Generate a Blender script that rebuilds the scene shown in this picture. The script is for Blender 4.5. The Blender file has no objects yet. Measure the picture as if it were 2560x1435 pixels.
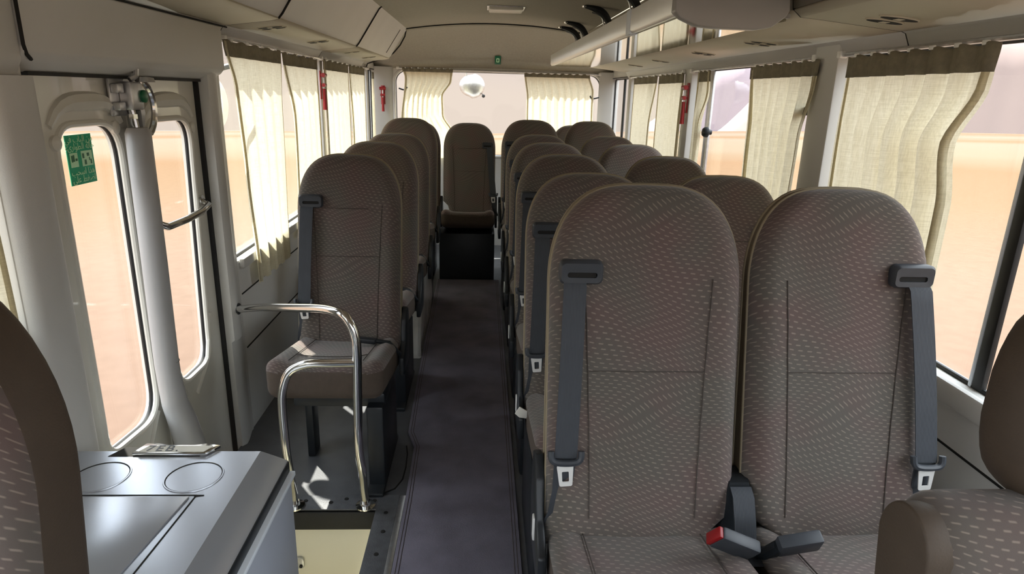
import bpy, bmesh, math, random
from mathutils import Vector, Matrix, Euler
random.seed(7)
PI = math.pi
scn = bpy.context.scene
COL = scn.collection

# ------------------------------------------------------------------ camera
cam_d = bpy.data.cameras.new('camera'); cam = bpy.data.objects.new('camera', cam_d); COL.objects.link(cam)
cam_d.sensor_fit = 'HORIZONTAL'; cam_d.sensor_width = 36.0; cam_d.lens = 36.0 * 1620.0 / 2560.0
cam_d.clip_start = 0.02; cam_d.clip_end = 6000
TH, PSI, ROLL = 0.2900495, 0.0488178, 0.026
fw = Vector((math.sin(PSI) * math.cos(TH), math.cos(PSI) * math.cos(TH), -math.sin(TH)))
r0 = Vector((math.cos(PSI), -math.sin(PSI), 0)); u0 = r0.cross(fw)
rr = r0 * math.cos(ROLL) + u0 * math.sin(ROLL); uu = -r0 * math.sin(ROLL) + u0 * math.cos(ROLL)
cm = Matrix((rr, uu, -fw)).transposed().to_4x4(); cm.translation = Vector((0, 0, 1.4))
cam.matrix_world = cm
scn.camera = cam

# ------------------------------------------------------------------ sky, sun, exposure
world = bpy.data.worlds.new('sky'); scn.world = world; world.use_nodes = True
wn = world.node_tree; wn.nodes.clear()
wo = wn.nodes.new('ShaderNodeOutputWorld'); wb = wn.nodes.new('ShaderNodeBackground')
wt = wn.nodes.new('ShaderNodeTexCoord'); ws = wn.nodes.new('ShaderNodeSeparateXYZ'); wr = wn.nodes.new('ShaderNodeValToRGB')
wn.links.new(wt.outputs['Generated'], ws.inputs[0]); wn.links.new(ws.outputs['Z'], wr.inputs['Fac'])
el = wr.color_ramp.elements
el[0].position = 0.0; el[0].color = (0.40, 0.335, 0.295, 1)
el[1].position = 1.0; el[1].color = (2.7, 2.9, 3.2, 1)
e = el.new(0.09); e.color = (0.35, 0.295, 0.285, 1)
e = el.new(0.26); e.color = (1.85, 1.95, 2.1, 1)
wn.links.new(wr.outputs[0], wb.inputs['Color']); wb.inputs['Strength'].default_value = 1.0
wn.links.new(wb.outputs[0], wo.inputs['Surface'])

sun_d = bpy.data.lights.new('sun', 'SUN'); sun = bpy.data.objects.new('sun', sun_d); COL.objects.link(sun)
sun_d.energy = 7.0; sun_d.angle = math.radians(0.6); sun_d.color = (1.0, 0.95, 0.86)
sun.rotation_euler = Vector((0.4375, -0.5875, -1.0)).to_track_quat('-Z', 'Y').to_euler()
sun.location = (-6, 8, 14)

scn.view_settings.view_transform = 'Standard'; scn.view_settings.look = 'None'
scn.view_settings.gamma = 1.0; scn.view_settings.use_curve_mapping = False
scn.view_settings.exposure = 1.2

# ------------------------------------------------------------------ materials
def lin(c):
    return tuple((x / 255 / 12.92) if x / 255 <= 0.04045 else ((x / 255 + 0.055) / 1.055) ** 2.4 for x in c)
MATS = {}
def mat(name, rgb, rough=0.6, metal=0.0, noise=0.0, nscale=40, bump=0.0, bscale=300, coat=0.0, spec=0.5):
    m = bpy.data.materials.new(name); m.use_nodes = True; nt = m.node_tree
    b = nt.nodes['Principled BSDF']; c = lin(rgb)
    b.inputs['Base Color'].default_value = (*c, 1); b.inputs['Roughness'].default_value = rough
    b.inputs['Metallic'].default_value = metal; b.inputs['Coat Weight'].default_value = coat
    b.inputs['Specular IOR Level'].default_value = spec
    tc = nt.nodes.new('ShaderNodeTexCoord')
    if noise:
        n = nt.nodes.new('ShaderNodeTexNoise'); n.inputs['Scale'].default_value = nscale; n.inputs['Detail'].default_value = 4
        nt.links.new(tc.outputs['Object'], n.inputs['Vector'])
        r = nt.nodes.new('ShaderNodeValToRGB')
        r.color_ramp.elements[0].color = (*[x * (1 - noise) for x in c], 1); r.color_ramp.elements[1].color = (*[min(1, x * (1 + noise)) for x in c], 1)
        r.color_ramp.elements[0].position = 0.3; r.color_ramp.elements[1].position = 0.7
        nt.links.new(n.outputs['Fac'], r.inputs[0]); nt.links.new(r.outputs[0], b.inputs['Base Color'])
    if bump:
        n = nt.nodes.new('ShaderNodeTexNoise'); n.inputs['Scale'].default_value = bscale; n.inputs['Detail'].default_value = 2
        nt.links.new(tc.outputs['Object'], n.inputs['Vector'])
        bp = nt.nodes.new('ShaderNodeBump'); bp.inputs['Strength'].default_value = bump; bp.inputs['Distance'].default_value = 0.002
        nt.links.new(n.outputs['Fac'], bp.inputs['Height']); nt.links.new(bp.outputs[0], b.inputs['Normal'])
    MATS[name] = m
    return m
mat('wall_plastic', (204, 203, 199), 0.5, noise=0.03, nscale=3, bump=0.15, bscale=500)
mat('bin_plastic', (218, 216, 213), 0.45, noise=0.03, nscale=4, bump=0.1, bscale=400)
mat('vent_panel', (196, 188, 168), 0.6, noise=0.03, nscale=5)
mat('headliner', (168, 162, 149), 0.95, noise=0.05, nscale=60, bump=0.5, bscale=700)
mat('door_paint', (222, 220, 210), 0.28, noise=0.02, nscale=4, coat=0.5)
mat('cream_paint', (230, 226, 206), 0.25, noise=0.02, nscale=5, coat=0.4)
mat('post_grey', (172, 172, 172), 0.35, noise=0.02, nscale=5)
mat('black_rubber', (22, 22, 22), 0.6, noise=0.2, nscale=60)
mat('black_plastic', (34, 38, 42), 0.42, noise=0.1, nscale=40, bump=0.1)
mat('belt_plastic', (58, 62, 68), 0.45, noise=0.08, nscale=40)
mat('chrome', (222, 222, 220), 0.12, 1.0, noise=0.03, nscale=10)
mat('steel', (205, 206, 208), 0.35, 0.9, noise=0.1, nscale=60)
mat('latch_metal', (235, 235, 232), 0.4, 0.1, noise=0.03, nscale=50)
mat('floor_vinyl', (84, 86, 90), 0.5, noise=0.18, nscale=9, bump=0.2, bscale=200)
mat('aisle_carpet', (122, 118, 132), 0.95, noise=0.22, nscale=6, bump=0.8, bscale=500)
mat('edge_trim', (92, 94, 98), 0.55, noise=0.2, nscale=30, bump=0.5, bscale=250)
mat('console_silver', (178, 183, 192), 0.27, 0.55, noise=0.02, nscale=6, bump=0.03, bscale=600)
mat('console_side', (178, 184, 196), 0.45, 0.1, noise=0.02, nscale=6)
mat('white_trim', (225, 232, 240), 0.4, noise=0.01, nscale=6)
mat('seat_vinyl', (78, 66, 54), 0.62, noise=0.06, nscale=30, bump=0.2)
mat('seat_side', (104, 92, 75), 0.7, noise=0.06, nscale=30, bump=0.2)
mat('cloth_plain', (84, 73, 64), 0.9, noise=0.06, nscale=60, bump=0.2)
mat('piping', (150, 138, 114), 0.6, noise=0.05, nscale=30)
mat('seam', (74, 67, 62), 0.8, noise=0.05, nscale=30)
mat('red_plastic', (150, 24, 28), 0.35, noise=0.04, nscale=30)
mat('green_paint', (20, 105, 70), 0.4, noise=0.04, nscale=30)
mat('sticker_green', (30, 178, 128), 0.5, noise=0.05, nscale=60)
mat('sticker_pale', (205, 250, 205), 0.5, noise=0.02, nscale=30)
mat('sticker_ink', (70, 130, 90), 0.5, noise=0.02, nscale=30)
mat('lamp_cover', (205, 200, 190), 0.35, noise=0.02, nscale=30)
mat('dark_gap', (30, 29, 27), 0.9, noise=0.1, nscale=30)
mat('rack_shell', (158, 156, 152), 0.4, noise=0.02, nscale=10)
mat('rack_rail', (228, 228, 226), 0.3, 0.35, noise=0.02, nscale=10)
mat('rack_mirror', (200, 200, 190), 0.06, 1.0, noise=0.02, nscale=10)
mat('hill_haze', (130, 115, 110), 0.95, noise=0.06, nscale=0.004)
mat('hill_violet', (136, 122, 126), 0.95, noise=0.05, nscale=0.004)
mat('clear_wrap', (228, 227, 222), 0.2, noise=0.1, nscale=14, coat=0.6, bump=0.5, bscale=40)
mat('curtain_tape', (132, 125, 106), 0.9, noise=0.12, nscale=60, bump=0.4)
mat('white_cloth', (236, 234, 224), 0.8, noise=0.03, nscale=30)

def glass():
    m = bpy.data.materials.new('window_glass'); m.use_nodes = True; nt = m.node_tree; nt.nodes.clear()
    o = nt.nodes.new('ShaderNodeOutputMaterial'); mx = nt.nodes.new('ShaderNodeMixShader')
    t = nt.nodes.new('ShaderNodeBsdfTransparent'); g = nt.nodes.new('ShaderNodeBsdfGlossy'); g.inputs['Roughness'].default_value = 0.02
    t.inputs['Color'].default_value = (0.97, 0.98, 0.97, 1)
    lw = nt.nodes.new('ShaderNodeLayerWeight'); lw.inputs['Blend'].default_value = 0.5
    pw = nt.nodes.new('ShaderNodeMath'); pw.operation = 'POWER'; pw.inputs[1].default_value = 5; nt.links.new(lw.outputs['Facing'], pw.inputs[0])
    f = nt.nodes.new('ShaderNodeMath'); f.operation = 'MULTIPLY_ADD'; f.inputs[1].default_value = 0.5; f.inputs[2].default_value = 0.02; nt.links.new(pw.outputs[0], f.inputs[0])
    nt.links.new(f.outputs[0], mx.inputs[0]); nt.links.new(t.outputs[0], mx.inputs[1]); nt.links.new(g.outputs[0], mx.inputs[2])
    nt.links.new(mx.outputs[0], o.inputs['Surface']); MATS['glass'] = m
glass()

def curtain_mat():
    m = bpy.data.materials.new('curtain_cloth'); m.use_nodes = True; nt = m.node_tree; nt.nodes.clear()
    N = nt.nodes.new; L = nt.links.new
    o = N('ShaderNodeOutputMaterial'); add = N('ShaderNodeMixShader'); add.inputs[0].default_value = 0.42
    d = N('ShaderNodeBsdfDiffuse'); t = N('ShaderNodeBsdfTranslucent')
    tc = N('ShaderNodeTexCoord'); mp = N('ShaderNodeMapping'); mp.inputs['Scale'].default_value = (260, 260, 30)
    n = N('ShaderNodeTexNoise'); n.inputs['Scale'].default_value = 1.0; n.inputs['Detail'].default_value = 3
    L(tc.outputs['Object'], mp.inputs[0]); L(mp.outputs[0], n.inputs['Vector'])
    mp2 = N('ShaderNodeMapping'); mp2.inputs['Scale'].default_value = (20, 20, 420); n2 = N('ShaderNodeTexNoise'); n2.inputs['Scale'].default_value = 1.0
    L(tc.outputs['Object'], mp2.inputs[0]); L(mp2.outputs[0], n2.inputs['Vector'])
    mm = N('ShaderNodeMath'); mm.operation = 'MULTIPLY'; L(n.outputs['Fac'], mm.inputs[0]); L(n2.outputs['Fac'], mm.inputs[1])
    r = N('ShaderNodeValToRGB'); r.color_ramp.elements[0].position = 0.08; r.color_ramp.elements[1].position = 0.34
    r.color_ramp.elements[0].color = (*lin((216, 208, 180)), 1); r.color_ramp.elements[1].color = (*lin((238, 231, 206)), 1)
    L(mm.outputs[0], r.inputs[0]); L(r.outputs[0], d.inputs['Color']); L(r.outputs[0], t.inputs['Color'])
    L(d.outputs[0], add.inputs[1]); L(t.outputs[0], add.inputs[2]); L(add.outputs[0], o.inputs['Surface'])
    MATS['curtain'] = m
curtain_mat()

def fabric(name, base, dash, sx=0.0185, sz=0.0105):
    """taupe moquette: rows of short pale dashes that swim in waves, with faint red and olive clouds"""
    m = bpy.data.materials.new(name); m.use_nodes = True; nt = m.node_tree
    N = nt.nodes.new; L = nt.links.new; b = nt.nodes['Principled BSDF']
    b.inputs['Roughness'].default_value = 0.95; b.inputs['Specular IOR Level'].default_value = 0.2
    b.inputs['Sheen Weight'].default_value = 0.25; b.inputs['Sheen Roughness'].default_value = 0.5
    tc = N('ShaderNodeTexCoord'); sp = N('ShaderNodeSeparateXYZ'); L(tc.outputs['Object'], sp.inputs[0])
    def M(op, a, b2=None, c=None):
        n = N('ShaderNodeMath'); n.operation = op
        for i, v in enumerate((a, b2, c)):
            if v is None: continue
            if isinstance(v, (int, float)): n.inputs[i].default_value = v
            else: L(v, n.inputs[i])
        return n.outputs[0]
    X, Y, Z = sp.outputs
    # the cloth runs up the backrest and forward over the cushion
    H = M('ADD', Z, M('MULTIPLY', Y, 0.9))
    w1 = M('SINE', M('ADD', M('MULTIPLY', X, 21.0), M('MULTIPLY', M('SINE', M('MULTIPLY', H, 13.0)), 1.6)))
    w2 = M('SINE', M('ADD', M('MULTIPLY', H, 26.0), M('MULTIPLY', X, 9.0)))
    v = M('ADD', M('DIVIDE', M('ADD', H, M('MULTIPLY', X, 0.42)), sz), M('MULTIPLY', w1, 1.5))
    row = M('FLOOR', v)
    u = M('ADD', M('ADD', M('DIVIDE', X, sx), M('MULTIPLY', row, 0.43)), M('MULTIPLY', w2, 0.5))
    fu = M('ABSOLUTE', M('SUBTRACT', M('FRACT', u), 0.5)); fv = M('ABSOLUTE', M('SUBTRACT', M('FRACT', v), 0.5))
    def less(a, lo, hi):
        n = N('ShaderNodeMapRange'); n.interpolation_type = 'SMOOTHSTEP'; L(a, n.inputs['Value'])
        n.inputs['From Min'].default_value = lo; n.inputs['From Max'].default_value = hi
        n.inputs['To Min'].default_value = 1; n.inputs['To Max'].default_value = 0
        return n.outputs['Result']
    mask = M('MULTIPLY', less(fu, 0.16, 0.32), less(fv, 0.02, 0.20))
    vn = N('ShaderNodeTexNoise'); vn.inputs['Scale'].default_value = 7; L(tc.outputs['Object'], vn.inputs['Vector'])
    cr = N('ShaderNodeValToRGB'); cr.color_ramp.elements[0].position = 0.36; cr.color_ramp.elements[1].position = 0.62
    bl = lin(base)
    cr.color_ramp.elements[0].color = (bl[0] * 1.1, bl[1] * 0.94, bl[2] * 0.94, 1); cr.color_ramp.elements[1].color = (bl[0] * 0.95, bl[1] * 1.02, bl[2] * 0.97, 1)
    L(vn.outputs['Fac'], cr.inputs[0])
    mx = N('ShaderNodeMix'); mx.data_type = 'RGBA'; L(M('MULTIPLY', mask, 0.40), mx.inputs['Factor'])
    L(cr.outputs[0], mx.inputs['A']); mx.inputs['B'].default_value = (*lin(dash), 1)
    L(mx.outputs['Result'], b.inputs['Base Color'])
    nn = N('ShaderNodeTexNoise'); nn.inputs['Scale'].default_value = 900; L(tc.outputs['Object'], nn.inputs['Vector'])
    bp = N('ShaderNodeBump'); bp.inputs['Strength'].default_value = 0.25; bp.inputs['Distance'].default_value = 0.001
    L(nn.outputs['Fac'], bp.inputs['Height']); L(bp.outputs[0], b.inputs['Normal'])
    MATS[name] = m
fabric('seat_fabric', (98, 90, 86), (180, 165, 152))

def webbing():
    m = mat('webbing', (60, 64, 70), 0.7, noise=0.05, nscale=30); nt = m.node_tree
    w = nt.nodes.new('ShaderNodeTexWave'); w.inputs['Scale'].default_value = 110; w.bands_direction = 'X'
    tc = nt.nodes.new('ShaderNodeTexCoord'); nt.links.new(tc.outputs['Object'], w.inputs['Vector'])
    bp = nt.nodes.new('ShaderNodeBump'); bp.inputs['Strength'].default_value = 0.3; bp.inputs['Distance'].default_value = 0.001
    nt.links.new(w.outputs['Fac'], bp.inputs['Height']); nt.links.new(bp.outputs[0], nt.nodes['Principled BSDF'].inputs['Normal'])
webbing()

def sand():
    m = bpy.data.materials.new('sand'); m.use_nodes = True; nt = m.node_tree; N = nt.nodes.new; L = nt.links.new
    b = nt.nodes['Principled BSDF']; b.inputs['Roughness'].default_value = 1.0; b.inputs['Specular IOR Level'].default_value = 0
    tc = N('ShaderNodeTexCoord')
    ln = N('ShaderNodeVectorMath'); ln.operation = 'LENGTH'; L(tc.outputs['Object'], ln.inputs[0])
    lg = N('ShaderNodeMath'); lg.operation = 'LOGARITHM'; L(ln.outputs['Value'], lg.inputs[0]); lg.inputs[1].default_value = 10
    # dunes recede in bands: tan near the bus, paler flats, orange ridge belt, pale rim far away
    n0 = N('ShaderNodeTexNoise'); n0.inputs['Scale'].default_value = 0.05; n0.inputs['Detail'].default_value = 3; L(tc.outputs['Object'], n0.inputs['Vector'])
    ad = N('ShaderNodeMath'); ad.operation = 'MULTIPLY_ADD'; L(n0.outputs['Fac'], ad.inputs[0]); ad.inputs[1].default_value = 0.16; L(lg.outputs[0], ad.inputs[2])
    mr = N('ShaderNodeMapRange'); mr.inputs['From Min'].default_value = 0.0; mr.inputs['From Max'].default_value = 3.4; L(ad.outputs[0], mr.inputs['Value'])
    cr = N('ShaderNodeValToRGB'); L(mr.outputs['Result'], cr.inputs[0]); e = cr.color_ramp.elements
    SC = 0.40
    cols = [(0.0, (228, 192, 172)), (0.22, (232, 196, 174)), (0.33, (238, 204, 178)), (0.42, (234, 196, 160)), (0.50, (232, 190, 152)), (0.56, (240, 214, 184)),
            (0.66, (242, 218, 192)), (0.70, (234, 192, 154)), (0.76, (243, 220, 196)), (0.90, (232, 188, 152)), (0.97, (244, 228, 210))]
    e[0].position = cols[0][0]; e[0].color = (*[q * SC * 0.42 for q in lin(cols[0][1])], 1); e[1].position = cols[-1][0]; e[1].color = (*[q * SC * 0.42 for q in lin(cols[-1][1])], 1)
    for p, c in cols[1:-1]:
        q = e.new(p); q.color = (*[x * SC * 0.42 for x in lin(c)], 1)
    n = N('ShaderNodeTexNoise'); n.inputs['Scale'].default_value = 6; n.inputs['Detail'].default_value = 6; L(tc.outputs['Object'], n.inputs['Vector'])
    hs = N('ShaderNodeMix'); hs.data_type = 'RGBA'; hs.blend_type = 'MULTIPLY'; hs.inputs['Factor'].default_value = 0.22
    L(cr.outputs[0], hs.inputs['A']); L(n.outputs['Fac'], hs.inputs['B'])
    L(hs.outputs['Result'], b.inputs['Base Color'])
    MATS['sand'] = m
sand()

# ------------------------------------------------------------------ mesh builder
class MB:
    def __init__(s): s.bm = bmesh.new(); s.mats = []
    def mi(s, m):
        if m is None: return 0
        if m not in s.mats: s.mats.append(m)
        return s.mats.index(m)
    def grid(s, rows, close_u=False, m=None, flip=False, cap0=False, cap1=False):
        i = s.mi(m); V = [[s.bm.verts.new(p) for p in r] for r in rows]; n = len(V[0])
        for a in range(len(V) - 1):
            for b in range(n if close_u else n - 1):
                q = [V[a][b], V[a][(b + 1) % n], V[a + 1][(b + 1) % n], V[a + 1][b]]
                if flip: q.reverse()
                try: s.bm.faces.new(q).material_index = i
                except ValueError: pass
        if cap0: s.bm.faces.new(V[0] if flip else V[0][::-1]).material_index = i
        if cap1: s.bm.faces.new(V[-1][::-1] if flip else V[-1]).material_index = i
        return V
    def box(s, x0, x1, y0, y1, z0, z1, bev=0.0, m=None, M=None, seg=2):
        t = bmesh.new(); bmesh.ops.create_cube(t, size=1)
        for v in t.verts: v.co = Vector(((x0 + x1) / 2 + v.co.x * (x1 - x0), (y0 + y1) / 2 + v.co.y * (y1 - y0), (z0 + z1) / 2 + v.co.z * (z1 - z0)))
        if bev: bmesh.ops.bevel(t, geom=t.edges[:] , offset=min(bev, 0.49 * min(abs(x1 - x0), abs(y1 - y0), abs(z1 - z0))), segments=seg, profile=0.5, affect='EDGES')
        if M: bmesh.ops.transform(t, matrix=M, verts=t.verts)
        s.join(t, m); return s
    def join(s, t, m=None):
        i = s.mi(m); mp = {}
        for v in t.verts: mp[v] = s.bm.verts.new(v.co)
        for f in t.faces:
            try: s.bm.faces.new([mp[v] for v in f.verts]).material_index = i
            except ValueError: pass
        t.free()
    def rbox(s, c, h, r, n=10, m=None, fn=None):
        """soft rounded block: centre c, half sizes h, corner radius r; fn bends it"""
        t = bmesh.new(); bmesh.ops.create_cube(t, size=2); bmesh.ops.subdivide_edges(t, edges=t.edges[:], cuts=n, use_grid_fill=True)
        for v in t.verts:
            p = Vector([math.copysign(abs(q) ** 0.6, q) if abs(q) < 1 else q for q in v.co]); q = Vector((p.x * h[0], p.y * h[1], p.z * h[2]))
            k = Vector([max(-(h[i] - r), min(h[i] - r, q[i])) for i in range(3)]); d = q - k
            if d.length > 1e-9: q = k + d.normalized() * min(r, r)
            q = q + Vector(c)
            v.co = Vector(fn(q)) if fn else q
        s.join(t, m); return s
    def tube(s, pts, rad, seg=10, m=None, close=False, caps=True):
        P = [Vector(p) for p in pts]; n = len(P); rows = []
        R = rad if isinstance(rad, (list, tuple)) else [rad] * n
        T = []
        for i in range(n):
            a = P[(i - 1) % n] if (close or i > 0) else P[i]; b = P[(i + 1) % n] if (close or i < n - 1) else P[i]
            T.append((b - a).normalized())
        up = Vector((0, 0, 1)) if abs(T[0].z) < 0.9 else Vector((1, 0, 0))
        nrm = (up - T[0] * up.dot(T[0])).normalized()
        for i in range(n):
            nrm = (nrm - T[i] * nrm.dot(T[i])); nrm.normalize(); bn = T[i].cross(nrm)
            rows.append([P[i] + (nrm * math.cos(2 * PI * k / seg) + bn * math.sin(2 * PI * k / seg)) * R[i] for k in range(seg)])
        if close: rows.append(rows[0]); caps = False
        s.grid(rows, True, m, cap0=caps, cap1=caps); return s
    def lathe(s, prof, c, axis='Z', seg=24, m=None):
        rows = []
        for r, h in prof:
            row = []
            for k in range(seg):
                a = 2 * PI * k / seg; x, y = r * math.cos(a), r * math.sin(a)
                p = {'Z': (x, y, h), 'X': (h, x, y), 'Y': (y, h, x)}[axis]
                row.append(Vector(c) + Vector(p))
            rows.append(row)
        s.grid(rows, True, m, cap0=prof[0][0] > 1e-5, cap1=prof[-1][0] > 1e-5); return s
    def prism(s, poly, a0, a1, axis='Y', m=None, bev=0.0):
        """extrude a 2-D polygon; axis Y: poly in (x,z); X: (y,z); Z: (x,y)"""
        t = bmesh.new()
        def P(p, a): return {'Y': (p[0], a, p[1]), 'X': (a, p[0], p[1]), 'Z': (p[0], p[1], a)}[axis]
        A = [t.verts.new(P(p, a0)) for p in poly]; B = [t.verts.new(P(p, a1)) for p in poly]; n = len(poly)
        t.faces.new(A[::-1]); t.faces.new(B)
        for i in range(n): t.faces.new([A[i], A[(i + 1) % n], B[(i + 1) % n], B[i]])
        bmesh.ops.recalc_face_normals(t, faces=t.faces)
        if bev: bmesh.ops.bevel(t, geom=t.edges[:], offset=bev, segments=2, profile=0.5, affect='EDGES')
        s.join(t, m); return s
    def build(s, name, m, parent=None, smooth=True, angle=40, solid=0.0):
        me = bpy.data.meshes.new(name)
        bmesh.ops.remove_doubles(s.bm, verts=s.bm.verts, dist=1e-6)
        bmesh.ops.recalc_face_normals(s.bm, faces=s.bm.faces)
        s.bm.to_mesh(me); s.bm.free()
        names = [x if x else m for x in s.mats] or [m]
        for x in names: me.materials.append(MATS[x])
        o = bpy.data.objects.new(name, me); COL.objects.link(o)
        if smooth:
            me.shade_smooth()
            me.set_sharp_from_angle(angle=math.radians(angle))
        if solid:
            md = o.modifiers.new('thickness', 'SOLIDIFY'); md.thickness = solid; md.offset = 0
        if parent: o.parent = parent
        return o
def tag(o, label=None, cat=None, group=None, kind=None):
    if label: o['label'] = label
    if cat: o['category'] = cat
    if group: o['group'] = group
    if kind: o['kind'] = kind
    return o
def empty(name, loc=(0, 0, 0), rz=0):
    o = bpy.data.objects.new(name, None); o.empty_display_size = 0.1; COL.objects.link(o); o.location = loc; o.rotation_euler = (0, 0, rz)
    return o
def kids(o): return [c for c in bpy.data.objects if c.parent == o]
def copy_tree(o, parent=None):
    c = o.copy(); COL.objects.link(c); c.parent = parent
    for k in kids(o): copy_tree(k, c)
    return c
def rrect(cx, cz, w, h, r, n=8):
    """rounded rectangle outline, half sizes w, h"""
    P = []
    for qx, qz, a in ((1, 1, 0), (-1, 1, 90), (-1, -1, 180), (1, -1, 270)):
        for k in range(n + 1):
            t = math.radians(a + 90 * k / n); P.append((cx + qx * (w - r) + r * math.cos(t), cz + qz * (h - r) + r * math.sin(t)))
    return P

# ================================================================== THE SHELL OF THE BUS
XL, XR, YF, YR = -0.97, 1.15, -1.3, 6.12
XC = 0.09
# floor with the step well cut out beside the door
WX, WY0, WY1 = -0.35, 1.42, 1.96
f = MB()
for a in ((XL, WX, YF, WY0), (XL, WX, WY1, YR), (WX, XR, YF, YR)):
    f.box(a[0], a[1], a[2], a[3], -0.05, 0.0)
fo = tag(f.build('floor', 'floor_vinyl', smooth=False), kind='structure')
# step well
w = MB()
w.box(-1.03, WX, WY1, WY1 + 0.02, -0.62, -0.051)
w.box(-1.03, WX, WY0 - 0.02, WY0, -0.62, -0.051)
w.box(WX, WX + 0.02, WY0 - 0.02, WY1 + 0.02, -0.62, -0.051)
w.box(-1.03, WX + 0.02, WY0 - 0.02, WY1 + 0.02, -0.66, -0.62)
wo_ = tag(w.build('wall_stepwell', 'cream_paint', smooth=False), kind='structure')
m_ = MB(); m_.box(-0.87, -0.65, WY1 - 0.004, WY1 + 0.001, -0.26, -0.19, bev=0.002)
t1 = tag(MB().box(-0.97, WX - 0.001, WY1 - 0.012, WY1 + 0.001, -0.075, -0.004, bev=0.003).build('trim_1', 'black_rubber'), kind='structure')
m_.bm.free()
hr = MB(); hr.prism(rrect(-0.655, -0.215, 0.037, 0.022, 0.012), WY1 - 0.012, WY1 - 0.001, 'Y', bev=0.003)
ho = hr.build('step_catch', 'steel'); tag(ho, 'small chrome catch plate set in the cream step riser', 'catch')
hp = MB(); hp.lathe([(0.006, -0.004), (0.006, 0.0), (0.0, 0.0)], (-0.628, WY1 - 0.012, -0.225), 'Y', 12); hp.build('screw', 'dark_gap', ho)
hp = MB(); hp.box(-0.68, -0.645, WY1 - 0.0135, WY1 - 0.0121, -0.206, -0.203); hp.build('slot', 'dark_gap', ho)

# floor edge trims round the well, with rivets as a part
tr = MB(); tr.box(-0.66, WX + 0.0, WY1 - 0.008, WY1 + 0.075, 0.0003, 0.006, bev=0.002)
tr.box(WX - 0.008, -0.285, 1.30, WY1 + 0.075, 0.0006, 0.0065, bev=0.002)
t2 = tag(tr.build('trim_2', 'edge_trim'), kind='structure')
rv = MB()
for p in ((-0.61, 2.0), (-0.52, 1.99), (-0.47, 2.01), (-0.37, 2.0), (-0.32, 1.93), (-0.315, 1.83), (-0.32, 1.72), (-0.315, 1.6), (-0.32, 1.48)):
    rv.lathe([(0.008, 0), (0.007, 0.002), (0.0, 0.003)], (p[0], p[1], 0.0066), 'Z', 12)
rv.build('rivets', 'dark_gap', t2)
tr = MB(); tr.box(-0.285, -0.262, 1.25, WY1 + 0.07, 0.0003, 0.009, bev=0.003); tag(tr.build('trim_3', 'steel'), kind='structure')
# curved joint line in the vinyl near the first single seat
jl = [(-0.40, 2.045, 0.0008), (-0.35, 2.05, 0.0008), (-0.31, 2.08, 0.0008), (-0.288, 2.14, 0.0008), (-0.285, 2.22, 0.0008), (-0.29, 2.32, 0.0008), (-0.30, 2.38, 0.0008)]
tag(MB().tube(jl, 0.003, 6).build('trim_4', 'black_rubber'), kind='structure')

# aisle runner: one strip of carpet
ap = [(-0.262, -1.2), (0.135, -1.2), (0.132, 4.84), (-0.345, 4.84), (-0.335, 4.2), (-0.318, 3.0), (-0.305, 2.48), (-0.268, 2.36), (-0.262, 2.0)]
am = MB(); am.prism(ap, 0.0005, 0.011, 'Z', bev=0.003)
amo = tag(am.build('aisle_carpet', 'aisle_carpet'), 'long dark violet-grey carpet runner down the middle aisle', 'carpet')
stt = MB()
for dx in (0.012, 0.022):
    stt.tube([(q[0] + dx, q[1], 0.0112) for q in ap[3:][::1]] + [(-0.262 + dx, 0.0, 0.0112)], 0.0012, 5)
    stt.tube([(0.135 - dx, 0.2, 0.0112), (0.13 - dx, 4.8, 0.0112)], 0.0012, 5)
stt.build('edge_stitching', 'seam', amo)

# ---- ceiling: arched headliner, cove to the rear window
def ceil_z(x): return 1.905 - 0.115 * ((x - XC) / 1.0) ** 2
c = MB(); rows = []
NX = 24
for y in [YF + (5.26 - YF) * k / 10 for k in range(11)]:
    rows.append([(XC - 1.06 + 2.12 * i / NX, y, ceil_z(XC - 1.06 + 2.12 * i / NX)) for i in range(NX + 1)])
c.grid(rows)
ceil = tag(c.build('ceiling', 'headliner', solid=0.0), kind='structure')
ceil2 = ceil.modifiers.new('thickness', 'SOLIDIFY'); ceil2.thickness = 0.03; ceil2.offset = 1.0
def cove(i, a):
    x = XC - 1.06 + 2.12 * i / NX; z0 = ceil_z(x) - 0.006
    zz = 1.60 - 0.02 * ((x - XC)) ** 2
    s_, c_ = math.sin(a), math.cos(a)
    return (x, 5.262 + 0.82 * (s_ ** 0.85 if s_ > 0 else 0), z0 - (z0 - zz) * (1 - c_ ** 1.25))
c = MB(); c.grid([[cove(i, a * PI / 2 / 12) for i in range(NX + 1)] for a in range(13)])
cv = c.build('ceiling_rear', 'headliner'); tag(cv, kind='structure')
md = cv.modifiers.new('thickness', 'SOLIDIFY'); md.thickness = 0.02; md.offset = 1.0
tag(MB().tube([(XC - 0.68 + 1.36 * i / 20, 5.262, ceil_z(XC - 0.68 + 1.36 * i / 20) - 0.003) for i in range(21)], 0.005, 6).build('trim_5', 'dark_gap'), kind='structure')

# ---- side walls
def wall_side(name, X, sgn, boxes, header, extra=None):
    b = MB()
    for (y0, y1, z0, z1, dx) in boxes:
        xa, xb = X - sgn * dx, X + sgn * 0.06
        b.box(min(xa, xb), max(xa, xb), y0, y1, z0, z1, bev=0.006)
    return tag(b.build(name, 'wall_plastic'), kind='structure')
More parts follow.
